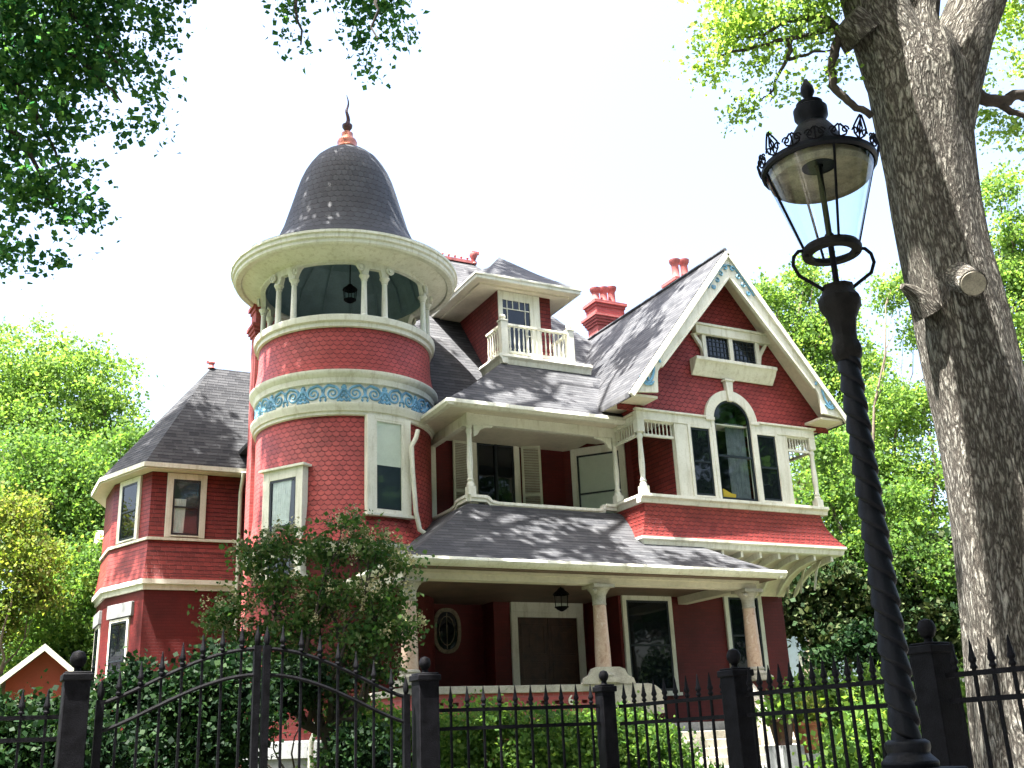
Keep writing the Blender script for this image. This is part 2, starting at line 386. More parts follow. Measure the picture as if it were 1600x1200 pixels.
# ---- main body walls
a = MB(); a.X = None
a.box(6.7, 23.62, 1.84, 18.9, 33, 9.55); a.box(13.9, 21.5, 1.84, 18.9, 23.62, 5.8)   # ground floor front wing
a.box(15.1, 22.6, 5.8, 18.9, 23.62, 9.3)
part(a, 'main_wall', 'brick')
a = MB(); a.box(9.0, 23.3, 6.0, 13.69, 23.615, 9.5); a.prism([(13.69, 23.3, 6), (15.05, 21.75, 6), (15.05, 23.6, 6), (13.69, 23.6, 6)], (0, 0, 3.3)); part(a, 'upper_porch_wall', 'brick')
a = MB(); a.box(6.6, 23.55, .6, 19.0, 33.1, 1.838); a.box(13.85, 21.42, .6, 18.98, 23.55, 1.836); part(a, 'foundation', 'basestone')
# main roof (hip)
e0x, e1x, e0y, e1y, ez = 6.4, 19.1, 22.83, 33.8, 9.57
rz_, ry = 16.4, 28.22
a = MB(); A, B, Cc, Dd = (e0x, e0y, ez), (e1x, e0y, ez), (e1x, e1y, ez), (e0x, e1y, ez); P, Q = (11.8, ry, rz_), (13.66, ry, rz_)
a.face([A, B, Q, P]); a.face([B, Cc, Q]); a.face([Cc, Dd, P, Q]); a.face([Dd, A, P]); a.face([(x, y, z-.12) for x, y, z in (A, B, Cc, Dd)])
for p, q in ((A, B), (B, Cc), (Cc, Dd), (Dd, A)): a.face([p, q, (q[0], q[1], q[2]-.12), (p[0], p[1], p[2]-.12)])
part(a, 'main_roof', 'roof', smooth=False)
a = MB()
a.beam((11.7, ry, rz_+.03), (13.74, ry, rz_+.03), .14, .1)
rdg = part(a, 'ridge_cap', 'chimney')
for i in range(8):
    x = 11.9+i*.22; b = MB(); b.box(x-.02, ry-.02, rz_+.05, x+.02, ry+.02, rz_+.17); b.lathe([(0, 0), (.05, .03), (.03, .08), (0, .13)], (x, ry), 8, z0=rz_+.14); part(b, 'ridge_cresting', 'chimney', rdg)
b = MB(); b.lathe([(.0, 0), (.1, .0), (.06, .1), (.09, .2), (.14, .3), (.13, .38), (0, .4)], (13.66, ry), 10, z0=rz_); b.box(13.6, ry-.03, rz_+.36, 13.86, ry+.03, rz_+.46); part(b, 'ridge_finial', 'chimney', rdg)

# ---- gable wing over the bay
GX, GZ, SL = 16.56, 13.42, 1.27
a = MB(); th = .14
for sgn, ex in ((-1, 13.25), (1, 19.87)):
    zz = GZ-SL*abs(ex-GX)
    top = [(GX, 19.38, GZ), (ex, 19.38, zz), (ex, 27.5, zz), (GX, 29.5, GZ)]
    a.face(top); a.face([(x, y, z-th) for x, y, z in top])
    a.face([top[0], top[1], (top[1][0], 19.38, zz-th), (GX, 19.38, GZ-th)]); a.face([top[1], top[2], (ex, 27.5, zz-th), (ex, 19.38, zz-th)])
part(a, 'gable_roof', 'roof', smooth=False)
a = MB(); a.tube([(GX, 19.36, GZ+.01), (GX, 27.6, GZ+.01)], .06, 6); part(a, 'gable_ridge_cap', 'roof')
# gable wall (scallops) with side returns
a = MB(); gy = 20.0
arc = [(16.62+.58*math.cos(PI-PI*i/20), gy, 8.97+.58*math.sin(PI-PI*i/20)) for i in range(21)]
a.face([(13.3, gy, 8.98)]+arc+[(19.85, gy, 8.98), (19.85, gy, 9.16), (GX, gy, GZ-.18), (13.3, gy, 9.16)])
a.face([(13.85, gy, 8.98), (13.85, 23.6, 8.98), (13.85, 23.6, 9.9), (13.85, gy, 9.9)]); a.face([(19.2, gy, 8.98), (19.2, 22.6, 8.98), (19.2, 22.6, 9.9), (19.2, gy, 9.9)])
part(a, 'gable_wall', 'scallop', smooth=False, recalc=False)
# barge boards
def barge(sg):
    f = lambda d, z: (GX+sg*d, 19.33, z)
    ol = [(0, GZ-.05), (3.32, GZ-.05-SL*3.32+.02)]
    inner = [(0, 12.69), (.6, 11.98), (1.6, 10.83), (2.36, 9.97), (2.47, 9.8), (2.50, 9.6), (2.52, 9.27)]
    pts = [f(*ol[0])] + [f(*q) for q in inner] + [f(3.28, 9.2)] + [f(*ol[1])]
    return pts
a = MB()
for sg in (-1, 1): a.prism(barge(sg), (0, .07, 0))
a.cm = 0
for sg in (-1, 1):  # crown moulding
    a.beam((GX+sg*.0, 19.30, GZ-.12), (GX+sg*3.3, 19.30, GZ-.12-SL*3.3), .08, .13)
    a.beam((GX+sg*.0, 19.36, 12.66), (GX+sg*2.36, 19.36, 9.93), .1, .06)
part(a, 'barge_board', 'trim', bevel=.008)
a = MB()
for sg in (-1, 1):   # rake soffits and boxed returns
    a.face([(GX, 19.41, GZ-.2), (GX+sg*3.25, 19.41, GZ-.2-SL*3.25), (GX+sg*3.25, 19.99, GZ-.2-SL*3.25), (GX, 19.99, GZ-.2)])
    x0, x1 = sorted((GX+sg*2.5, GX+sg*3.28)); a.box(x0, 19.41, 9.14, x1, 20.02, 9.2)
a.box(13.28, 20.02, 9.12, 13.84, 22.5, 9.18); a.box(19.21, 20.02, 9.12, 19.84, 24, 9.18)
part(a, 'gable_soffit', 'soffit', recalc=False)
def spiral(c, r0, r1, turns, a0, sgn=1, n=22):
    return [(c[0]+(r0+(r1-r0)*i/n)*math.cos(a0+sgn*turns*2*PI*i/n), c[1]+(r0+(r1-r0)*i/n)*math.sin(a0+sgn*turns*2*PI*i/n)) for i in range(n+1)]
def relief(pl, y, r): a.tube([(x, y, z) for x, z in pl], r, 6, sq=.6)
orn = []
for sg in (-1, 1):
    a = MB()
    sp = [(GX+sg*x, z) for x, z in ((2.40, 10.02), (2.45, 10.12), (2.54, 10.14), (2.60, 10.05), (2.60, 9.9), (2.62, 9.75), (2.68, 9.6), (2.75, 9.52))]
    relief(sp, 19.31, .035)
    relief([(GX+sg*(2.82)+q*sg, z) for q, z in spiral((0, 9.56), .1, .02, 1.1, PI*1.1)], 19.31, .032)
    relief([(GX+sg*x, z) for x, z in ((3.0, 9.62), (2.98, 9.5), (2.85, 9.42), (2.72, 9.44), (2.64, 9.52))], 19.31, .03)
    part(a, 'blue_scroll_ornament', 'blue'); a = MB()
    for i, (dx, dz) in enumerate(((.12, 12.9), (.28, 12.7), (.42, 12.5), (.56, 12.3))):
        relief([(GX+sg*dx+q*sg, z) for q, z in spiral((0, dz-.02), .09-.01*i, .02, .9, i*.8)], 19.31, .028)
    relief([(GX+sg*x, z) for x, z in ((0, 12.98), (.2, 12.9), (.42, 12.66), (.6, 12.42), (.72, 12.22))], 19.31, .03)
    part(a, 'blue_scroll_ornament', 'blue')
# gable attic window with brackets and shelf
a = MB(); a.box(15.92, 19.88, 10.5, 17.72, 20.02, 10.56); a.box(15.72, 19.82, 11.2, 18.1, 20.02, 11.42); a.box(15.66, 19.78, 11.42, 18.14, 20.02, 11.48)
for x in (15.92, 16.76, 17.62): a.box(x, 19.87, 10.56, x+.12, 20.02, 11.2)
# shelf cornice below
pr = [(0, 10.52), (-.30, 10.52), (-.30, 10.44), (-.25, 10.41), (-.2, 10.3), (-.12, 10.2), (-.05, 10.1), (0, 10.1)]
a.prism([(15.55, 19.99+y, z) for y, z in pr], (2.55, 0, 0))
aw = part(a, 'attic_window', 'trim', bevel=.006)
for x in (15.98, 17.66):
    sg = -1 if x < 16.8 else 1; b = MB(); X0 = x+.03
    b.prism([(X0, 19.9, 10.55), (X0+sg*.06, 19.9, 10.55), (X0+sg*.12, 19.9, 10.85), (X0+sg*.36, 19.9, 11.2), (X0+sg*.26, 19.9, 11.2), (X0+sg*.04, 19.9, 10.92)], (0, .08, 0)); b.build('bracket', 'trim', aw)
for x0, x1 in ((16.04, 16.76), (16.88, 17.62)):
    b = MB(); b.face([(x0, 19.95, 10.56), (x1, 19.95, 10.56), (x1, 19.95, 11.2), (x0, 19.95, 11.2)]); b.build('pane', 'pane', aw, recalc=False)
    b = MB()
    for i in range(1, 6): xx = x0+(x1-x0)*i/6; b.box(xx-.008, 19.93, 10.58, xx+.008, 19.948, 11.18)
    for i in range(1, 5): zz = 10.56+.64*i/5; b.box(x0, 19.932, zz-.008, x1, 19.947, zz+.008)
    b.box(x0, 19.925, 10.56, x0+.03, 19.949, 11.2); b.box(x1-.03, 19.925, 10.56, x1, 19.949, 11.2); b.box(x0+.03, 19.926, 10.56, x1-.03, 19.949, 10.59); b.box(x0+.03, 19.926, 11.17, x1-.03, 19.949, 11.2)
    b.build('leaded_bars', 'sash', aw)

# ---- second floor bay
a = MB()
for xa, xb in ((13.78, 15.96), (17.28, 19.27)): a = MB(); (part(b0_, 'frieze_board', 'trim', bevel=.008) if xa > 15 else None); b0_ = a; a.box(xa, 19.93, 8.78, xb, 20.08, 9.0); a.box(xa-.04 if xa < 14 else xa+.14, 19.88, 9.0, xb+.04 if xb > 19 else xb-.14, 20.04, 9.05)
part(a, 'frieze_board', 'trim', bevel=.008); a = MB(); a.box(13.80, 20.083, 8.78, 13.93, 21.1, 9.0); part(a, 'frieze_board', 'trim', bevel=.008); a = MB(); a.box(19.12, 20.083, 8.78, 19.25, 21.9, 9.0)
part(a, 'frieze_board', 'trim', bevel=.008); a = MB(); a.box(14.86, 19.95, 6.97, 15.28, 20.1, 8.78); part(a, 'flat_pilaster', 'trim', bevel=.008); a = MB(); a.box(18.02, 19.95, 6.97, 18.34, 20.1, 8.78)        # flat pilasters
part(a, 'bay_frame', 'trim', bevel=.008)
a = MB(); a.box(14.9, 20.1, 6.0, 15.0, 22.0, 8.98); a.box(18.22, 20.1, 6.0, 18.32, 22.6, 8.98); a.box(15.0, 20.7, 6, 18.22, 20.75, 8.9); part(a, 'bay_room_wall', 'redflat')
a = MB(); a.box(13.7, 20.05, 8.9, 19.2, 22.6, 8.93); part(a, 'bay_ceiling', 'soffit')
# sill rail
a = MB()
a.prism([(13.70, y, z) for y, z in ((20.1, 6.97), (19.84, 6.97), (19.84, 6.90), (19.9, 6.86), (19.93, 6.77), (20.1, 6.77))], (5.65, 0, 0))
a.prism([(x, 20.1, z) for x, z in ((13.95, 6.97), (13.70, 6.968), (13.70, 6.90), (13.76, 6.86), (13.79, 6.77), (13.95, 6.77))], (0, 1.1, 0))
a.prism([(x, 20.1, z) for x, z in ((19.1, 6.97), (19.35, 6.968), (19.35, 6.90), (19.29, 6.86), (19.26, 6.77), (19.1, 6.77))], (0, 1.8, 0))
part(a, 'bay_sill', 'trim', bevel=.006)
# flared skirt of scallop shingles
def skirt(pr_, xL, xR, yF, yB):
    a = MB(); L = 0; rows = []; uvf = []; 
    for i, (o, z) in enumerate(pr_):
        if i: L -= math.hypot(o-pr_[i-1][0], z-pr_[i-1][1])
        rows.append((o, z, L))
    for i in range(len(rows)-1):
        (o0, z0, l0), (o1, z1, l1) = rows[i], rows[i+1]
        P = lambda o, z: [(xL-o, yB, z), (xL-o, yF-o, z), (xR+o, yF-o, z), (xR+o, yB, z)]
        p, q = P(o0, z0), P(o1, z1)
        for k in range(3):
            w = lambda pt: (pt[1] if k != 1 else pt[0])
            a.face([p[k], p[k+1], q[k+1], q[k]], [(w(p[k]), l0), (w(p[k+1]), l0), (w(q[k+1]), l1), (w(q[k]), l1)])
    return a
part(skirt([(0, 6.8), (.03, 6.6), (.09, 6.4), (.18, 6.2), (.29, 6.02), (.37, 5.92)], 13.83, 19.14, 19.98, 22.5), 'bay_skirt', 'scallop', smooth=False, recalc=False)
part(skirt([(.31, 5.925), (.38, 5.92), (.38, 5.86), (.33, 5.82), (.31, 5.72), (.27, 5.70), (.2, 5.70), (.0, 5.70)], 13.83, 19.14, 19.98, 22.5), 'bay_band', 'trim', smooth=False, recalc=False)
# curved soffit + brackets under the bay
a = MB()
prof = [(.24, 5.71), (.02, 5.69), (-.35, 5.62), (-.7, 5.48), (-.98, 5.3), (-1.18, 5.1), (-1.3, 4.9)]
rows = [[(19.22+o if o > 0 else 19.22+o*.32, 24, z) if False else (19.14+(o if o > 0 else o*.27), 24.0, z), (19.14+(o if o > 0 else o*.27), 19.98-o, z), (13.9, 19.98-o, z)] for o, z in prof]
a.grid(rows); so_ = part(a, 'bay_soffit', 'soffit', recalc=False)
for i in range(9):
    x = 14.6+i*.56; b = MB(); b.prism([(x, 19.98-o, z-.0) for o, z in prof]+[(x, 19.98-o, z-.14) for o, z in reversed(prof[:-1])], (.07, 0, 0)); b.build('bracket', 'trim', so_)
for i in range(5):
    y = 20.1+i*.5; b = MB(); b.prism([(19.14+(o if o > 0 else o*.27), y, z-.0) for o, z in prof]+[(19.14+(o if o > 0 else o*.27), y, z-.06) for o, z in reversed(prof[:-1])], (0, .07, 0)); b.build('bracket', 'trim', so_)
# palladian window
win((15.24, 19.99, 6.98), (1, 0, 0), (0, -1, 0), .72, 1.80, .08, .07, .5, topc=.06, sill=False)
win((17.28, 19.99, 6.98), (1, 0, 0), (0, -1, 0), .74, 1.80, .08, .07, .5, topc=.06, sill=False)
a = MB(); cxp, czp, ri, ro = 16.62, 8.97, .56, .80
pts = [(cxp+ro*math.cos(PI*i/28), 19.92, czp+.02+ro*math.sin(PI*i/28)) for i in range(29)]+[(cxp+ri*math.cos(PI*(28-i)/28), 19.92, czp+ri*math.sin(PI*(28-i)/28)) for i in range(29)]
for i in range(28): a.prism([pts[i], pts[i+1], pts[56-i], pts[57-i]], (0, .09, 0))
a.box(cxp-ri-.1, 19.91, 6.98, cxp-ri, 20.1, czp); a.box(cxp+ri, 19.91, 6.98, cxp+ri+.1, 20.1, czp)
a.box(cxp-ro-.03, 19.88, czp-.02, cxp-ri, 20, czp+.06); a.box(cxp+ri, 19.88, czp-.02, cxp+ro+.03, 20, czp+.06)
a.prism([(cxp-.07, 19.86, 9.5), (cxp+.07, 19.86, 9.5), (cxp+.11, 19.86, 10.02), (cxp-.11, 19.86, 10.02)], (0, .13, 0)); a.box(cxp-.15, 19.83, 10.02, cxp+.15, 20, 10.07)
aw = part(a, 'arched_window', 'trim', bevel=.006)
b = MB(); N = 24; rr_ = ri-.05
for i in range(N): 
    t0, t1 = PI*i/N, PI*(i+1)/N
    b.prism([(cxp+ri*math.cos(t0), 19.95, czp+ri*math.sin(t0)), (cxp+ri*math.cos(t1), 19.95, czp+ri*math.sin(t1)), (cxp+rr_*math.cos(t1), 19.95, czp+rr_*math.sin(t1)), (cxp+rr_*math.cos(t0), 19.95, czp+rr_*math.sin(t0))], (0, .05, 0))
b.box(cxp-ri, 19.95, 6.98, cxp-rr_, 20, czp); b.box(cxp+rr_, 19.95, 6.98, cxp+ri, 20, czp); b.box(cxp-rr_, 19.951, 6.98, cxp+rr_, 20, 7.05); b.box(cxp-rr_, 19.945, 8.06, cxp+rr_, 20, 8.11)
b.build('sash', 'sash', aw)
b = MB(); b.face([(cxp-rr_, 19.975, 7.0), (cxp+rr_, 19.975, 7.0)]+[(cxp+rr_*math.cos(PI*i/16), 19.975, czp+rr_*math.sin(PI*i/16)) for i in range(17)]); b.build('pane', 'glass', aw, recalc=False)
b = MB(); N = 40; b.grid([[(cxp-.06+.58*i/N, 20.16+.03*math.sin(i*1.4), z) for i in range(N+1)] for z in (7.0, 7.6, 8.2, 9.0)]); b.build('curtain', 'drape', aw, recalc=False)
b = MB(); b.face([(cxp-.6, 20.5, 6.98), (cxp+.6, 20.5, 6.98), (cxp+.6, 20.5, 9.55), (cxp-.6, 20.5, 9.55)]); b.build('dark_room', 'sash', aw, recalc=False)
b = MB(); b.prism([(16.2, 20.05, 7.06), (16.58, 20.05, 7.06), (16.6, 20.05, 7.16), (16.45, 20.05, 7.18), (16.22, 20.05, 7.28)], (0, .08, 0)); b.build('yellow_cushion', 'yellow', aw)

# ---- turned posts, spindles
def post_prof(h, r=.075):
    q = [(1.15, 0), (1.15, .14), (.8, .16), (1.05, .185), (.7, .21), (.85, .3), (.95, .4), (.8, .6), (.72, .74), (1.0, .765), (1.0, .79), (.72, .81), (1.0, .83), (1.15, .85), (1.15, 1)]
    return [(r*a_, h*b_) for a_, b_ in q]
def turned(x, y, z0, z1, r=.075, name='porch_post', parent=None):
    a = MB(); a.lathe(post_prof(z1-z0, r), (x, y), 14, z0=z0); s = r*1.25
    a.box(x-s, y-s, z0, x+s, y+s, z0+.2); a.box(x-s, y-s, z1-.3, x+s, y+s, z1)
    return part(a, name, 'trim', parent)
turned(13.88, 20.02, 6.97, 8.78); turned(19.17, 20.02, 6.97, 8.78); turned(13.86, 21.1, 6.97, 8.85); turned(9.95, 21.1, 6.93, 8.86)
def spindles(p, q, zt, h, n, name='spindle_frieze'):
    p = Vector(p); q = Vector(q); d = (q-p); a = MB()
    a.beam(p+Vector((0, 0, zt-.02)), q+Vector((0, 0, zt-.02)), .06, .04); a.beam(p+Vector((0, 0, zt-h)), q+Vector((0, 0, zt-h)), .07, .06)
    f_ = part(a, name, 'trim')
    for i in range(n):
        c = p+d*((i+.5)/n); b = MB(); H = h-.07; b.lathe([(.016, 0), (.022, H*.1), (.012, H*.2), (.02, H*.5), (.012, H*.8), (.022, H*.9), (.016, H)], (c.x, c.y), 7, z0=zt-h+.03); b.build('spindle', 'trim', f_)
spindles((13.97, 20.02, 0), (14.85, 20.02, 0), 8.78, .36, 8); spindles((18.35, 20.02, 0), (19.08, 20.02, 0), 8.78, .36, 8)
spindles((13.86, 20.12, 0), (13.86, 21.02, 0), 8.78, .36, 8); spindles((19.17, 20.12, 0), (19.17, 21.7, 0), 8.78, .36, 12)
turned(19.17, 21.85, 6.97, 8.78)

# ---- upper porch roof
a = MB(); zf = 8.96
prof = [(0, zf), (.7, zf+.62), (1.3, zf+1.2), (1.75, zf+1.7)]
def off(i): return prof[i]
bx0, by0 = 9.18, 20.5
for i in range(3):
    (o0, z0), (o1, z1) = prof[i], prof[i+1]
    sx = 2.25/1.75
    a.face([(bx0+o0*sx, by0+o0, z0), (14.6, by0+o0, z0), (14.9, by0+o1, z1), (bx0+o1*sx, by0+o1, z1)])
    a.face([(bx0+o0*sx, 24.6, z0), (bx0+o0*sx, by0+o0, z0), (bx0+o1*sx, by0+o1, z1), (bx0+o1*sx, 24.8, z1)])
a.face([(11.43, 22.25, 10.66), (14.9, 22.25, 10.66), (14.9, 24.5, 10.66), (11.43, 24.5, 10.66)])
part(a, 'upper_porch_roof', 'roof', smooth=False, recalc=False)
a = MB()
a.prism([(9.14, y, z) for y, z in ((20.62, 8.95), (20.44, 8.955), (20.42, 8.86), (20.5, 8.80), (20.62, 8.80))], (4.76, 0, 0))
a.prism([(x, 20.44, z) for x, z in ((9.30, 8.95), (9.12, 8.952), (9.10, 8.86), (9.18, 8.802), (9.30, 8.802))], (0, 2.1, 0))
part(a, 'upper_gutter', 'trim', bevel=.01)
a = MB(); a.box(9.24, 20.56, 8.84, 13.9, 21.02, 8.87); a.box(9.24, 21.02, 8.84, 9.87, 23.3, 8.871); a.box(9.87, 21.18, 8.84, 13.9, 23.3, 8.872)
part(a, 'upper_porch_soffit', 'soffit')
a = MB(); a.box(9.87, 21.02, 8.60, 13.8, 21.18, 8.84); a.box(9.87, 21.18, 8.60, 10.03, 23.3, 8.839)
for x, s_ in ((10.05, 1), (13.76, -1)):
    a.prism([(x, 21.06, 8.6), (x+s_*.5, 21.06, 8.6), (x+s_*.46, 21.06, 8.55), (x+s_*.3, 21.06, 8.54), (x+s_*.16, 21.06, 8.47), (x+s_*.1, 21.06, 8.36), (x, 21.06, 8.3)], (0, .08, 0))
part(a, 'upper_porch_beam', 'trim', bevel=.006)
a = MB(); a.box(9.84, 23.14, 6.0, 10.0, 23.3, 8.6); part(a, 'pilaster', 'trim', bevel=.005)
# parapet cap with stepped corner
def cap(path, n, w=.2):
    """path: list of (s point, z) ; builds moulded rail"""
    a = MB()
    for i in range(len(path)-1):
        a.beam(path[i], path[i+1], w, .07, off=(0, .0)); a.beam(Vector(path[i])-Vector((0, 0, .07)), Vector(path[i+1])-Vector((0, 0, .07)), w*.7, .09)
    return a
a = cap([(9.9, 21.08, 6.9), (10.32, 21.08, 6.9), (10.42, 21.08, 6.80), (10.6, 21.08, 6.77), (13.2, 21.08, 6.77), (13.36, 21.08, 6.8), (13.42, 21.08, 6.9), (13.75, 21.08, 6.9)], 0)
b = cap([(9.9, 21.08, 6.901), (9.9, 21.6, 6.9), (9.9, 21.72, 6.8), (9.9, 21.95, 6.77), (9.9, 23.3, 6.771)], 0)
bb = len(a.v); a.v += b.v; a.f += [[i+bb for i in f] for f in b.f]; a.uv += b.uv; a.mi += b.mi
part(a, 'parapet_cap', 'trim', bevel=.006)
a = MB(); a.box(9.95, 21.13, 6.0, 13.75, 23.3, 6.06); part(a, 'upper_porch_floor', 'basestone')
a = MB(); a.box(9.86, 21.04, 6.3, 13.8, 21.12, 6.72); a.box(9.86, 21.12, 6.3, 9.94, 23.3, 6.719); part(a, 'parapet_wall', 'roof')
# door + shutters on the upper porch
d_ = win((11.0, 23.29, 6.1), (1, 0, 0), (0, -1, 0), 1.36, 2.95, .16, .06, 1.0, sill=False, name='balcony_door', topc=.2)
a = MB(); a.box(11.65, 23.22, 6.15, 11.72, 23.3, 8.85); a.build('door_stile', 'sash', d_)
a = MB(); a.box(10.8, 23.14, 9.05, 12.56, 23.3, 9.25); a.box(10.74, 23.1, 9.25, 12.62, 23.3, 9.3); a.build('door_hood', 'trim', d_)
def shutter(o, u, n, W, H):
    X = fr(o, u, n); a = MB(); a.X = X
    a.box(0, 0, 0, .06, .04, H); a.box(W-.06, 0, 0, W, .04, H)
    for z in (0, H*.48, H-.08): a.box(.06, .002, z, W-.06, .038, z+.08)
    k = int(H/.045)
    for i in range(k): 
        z = .08+i*(H-.16)/k; a.prism([(.06, .004, z), (.06, .03, z+.012), (.06, .034, z+.022), (.06, .008, z+.01)], (W-.12, 0, 0))
    return part(a, 'shutter', 'shutter')
shutter((10.48, 23.22, 6.3), (1, .08, 0), (.08, -1, 0), .5, 2.55); shutter((12.4, 23.22, 6.3), (1, -.45, 0), (-.45, -1, 0), .5, 2.55)
# chamfer window with blind
u = Vector((1.36, -1.55, 0)).normalized(); n_ = Vector((-u.y*-1, 0, 0)); nn = Vector((u.y, -u.x, 0)); nn = nn if nn.y < 0 else -nn
win(Vector((13.69, 23.3, 6.55))+u*.22+nn*.01, u, nn, 1.45, 2.3, .16, .06, .5, blind=.97, name='porch_window', topc=.2)

# ---- dormer with its balcony
a = MB(); DX0, DX1, DY, DZ0, DZ1 = 11.9, 13.5, 23.2, 10.6, 13.12
a.face([(DX0, DY, DZ0), (DX0+.02, DY, DZ0), (DX0+.02, DY, DZ1), (DX0, DY, DZ1)])
a.box(DX0, DY, DZ0, DX1, 26, DZ1)
dm = part(a, 'dormer', 'redflat')
a = MB(); a.box(DX0-.0, DY-.03, DZ0, DX0+.12, DY-.002, DZ1)
ex0, ex1, ey, zc = 11.04, 14.2, 22.7, 13.16
ap0, ap1 = Vector((12.5, 24.2, 14.35)), Vector((12.7, 24.2, 14.35))
a = MB(); hz = zc+.14; ap = (12.62, 24.4, 14.75); bk = (12.62, 27.3, 14.9)
mid = [(11.9, 23.5, 13.95), (13.34, 23.5, 13.95)]
a.face([(ex0, ey, hz), (ex1, ey, hz), mid[1], mid[0]]); a.face([mid[0], mid[1], ap])
a.face([(ex0, ey, hz), mid[0], (11.9, 27, 13.95), (ex0, 27, hz)]); a.face([mid[0], ap, (12.62, 27, 14.75), (11.9, 27, 13.95)])
a.face([(ex1, ey, hz), (ex1, 27, hz), (13.34, 27, 13.95), mid[1]]); a.face([mid[1], (13.34, 27, 13.95), (12.62, 27, 14.75), ap])
a.build('dormer_roof', 'roof', dm, smooth=False, recalc=False)
a = MB(); a.box(ex0, ey, zc, ex1, ey+.06, zc+.13); a.box(ex0, ey+.06, zc, ex0+.06, 26.6, zc+.129); a.box(ex1-.06, ey+.06, zc, ex1, 26.6, zc+.128)
a.box(ex0-.03, ey-.03, zc+.09, ex1+.03, ey, zc+.15); a.box(ex0-.03, ey, zc+.09, ex0, 26.6, zc+.149); a.box(ex1, ey, zc+.09, ex1+.03, 26.6, zc+.149)
a.build('dormer_fascia', 'trim', dm, bevel=.006)
a = MB(); a.box(ex0+.06, ey+.06, zc+.01, ex1-.06, 26.6, zc+.04); a.box(ex0+.25, ey+.3, zc-.04, ex1-.2, 26.0, zc+.0095); a.build('dormer_soffit', 'soffit', dm)
a = MB(); a.box(11.9, DY-.05, 10.95, 11.98, DY-.001, 13.1); a.box(12.88, DY-.05, 10.95, 13.14, DY-.001, 13.1); a.box(11.98, DY-.049, 12.92, 12.88, DY-.001, 13.1); a.build('dormer_casing', 'trim', dm)
a = MB(); a.cm = 1; a.face([(11.98, DY-.012, 10.95), (12.88, DY-.012, 10.95), (12.88, DY-.012, 12.92), (11.98, DY-.012, 12.92)]); a.cm = 0
a.box(11.98, DY-.045, 10.95, 12.02, DY-.003, 12.92); a.box(12.84, DY-.045, 10.95, 12.88, DY-.003, 12.92); a.box(12.02, DY-.044, 12.87, 12.84, DY-.003, 12.92); a.box(12.02, DY-.044, 10.95, 12.84, DY-.003, 11.15)
for x in (12.16, 12.33, 12.53, 12.70): a.box(x-.009, DY-.03, 12.62 if x not in (12.16, 12.70) else 11.15, x+.009, DY-.004, 12.87)
a.box(12.02, DY-.031, 12.61, 12.84, DY-.005, 12.63); a.box(12.02, DY-.0312, 11.9, 12.16, DY-.005, 11.92); a.box(12.7, DY-.0312, 11.9, 12.84, DY-.005, 11.92)
a.build('dormer_door', ['trim', 'pane'], dm)
# balcony
a = MB(); a.prism([(11.42, y, z) for y, z in ((23.2, 10.92), (22.18, 10.92), (22.15, 10.84), (22.22, 10.78), (22.25, 10.66), (23.2, 10.66))], (2.65, 0, 0))
a.prism([(x, 22.17, z) for x, z in ((11.6, 10.919), (11.38, 10.919), (11.35, 10.84), (11.42, 10.78), (11.45, 10.661), (11.6, 10.661))], (0, 1.2, 0))
part(a, 'balcony_base', 'trim', bevel=.006)
a = MB()
Y0, XA, XB = 22.3, 11.55, 13.5
for x in (XA, XB):
    a.box(x-.09, Y0-.09, 10.92, x+.09, Y0+.09, 11.82); a.box(x-.11, Y0-.11, 11.82, x+.11, Y0+.11, 11.86); a.lathe([(.0, 0), (.06, 0), (.06, .04), (.09, .08), (.07, .14), (0, .16)], (x, Y0), 10, z0=11.86)
for z, w_ in ((11.75, .09), (11.02, .06)):
    a.box(XA+.09, Y0-w_/2, z-.03, XB-.09, Y0+w_/2, z+.03)
    for x in (XA, XB): a.box(x-w_/2, Y0+.09, z-.03, x+w_/2, 23.2, z+.031)
rl = part(a, 'balcony_railing', 'trim', bevel=.005)
def balus(x, y, z0, z1, parent):
    H = z1-z0; b = MB(); b.lathe([(.018, 0), (.028, H*.08), (.015, H*.16), (.026, H*.35), (.018, H*.6), (.014, H*.84), (.026, H*.92), (.018, H)], (x, y), 8, z0=z0); b.build('baluster', 'trim', parent)
for i in range(13): balus(XA+.2+i*(XB-XA-.4)/12, Y0, 11.05, 11.72, rl)
for i in range(6):
    for x in (XA, XB): balus(x, Y0+.2+i*.13, 11.05, 11.72, rl)

# ---- chimneys
def chimney(x0, y0, x1, y1, z0, z1, pots, name='chimney', steps=4):
    a = MB(); a.box(x0, y0, z0, x1, y1, z1-.85)
    for i in range(steps): e = .04*(i+1); a.box(x0-e, y0-e, z1-.85+i*.09, x1+e, y1+e, z1-.85+(i+1)*.09+.0)
    zt = z1-.85+steps*.09; a.box(x0-.02, y0-.02, zt, x1+.02, y1+.02, z1-.2)
    for i in range(2): e = .05*(i+1); a.box(x0-e, y0-e, z1-.2+i*.1, x1+e, y1+e, z1-.1+i*.1)
    c_ = part(a, name, M_['chimbrick'])
    for px, py, h in pots:
        b = MB(); b.lathe([(.15, 0), (.16, .05), (.13, .12), (.12, h-.18), (.14, h-.15), (.18, h-.08), (.19, h), (.14, h), (.11, h-.1)], (px, py), 14, z0=z1); b.build('chimney_pot', 'chimney', c_)
    return c_
t = NT('red_painted_chimney_brick'); br = t.n('TexBrick'); uv = t.uv(); t.l(uv, br.inputs[0]); br.inputs['Scale'].default_value = 1
br.inputs['Brick Width'].default_value = .22; br.inputs['Row Height'].default_value = .08; br.inputs['Mortar Size'].default_value = .012
br.inputs['Color1'].default_value = (.36, .085, .08, 1); br.inputs['Color2'].default_value = (.28, .06, .058, 1); br.inputs['Mortar'].default_value = (.30, .10, .095, 1)
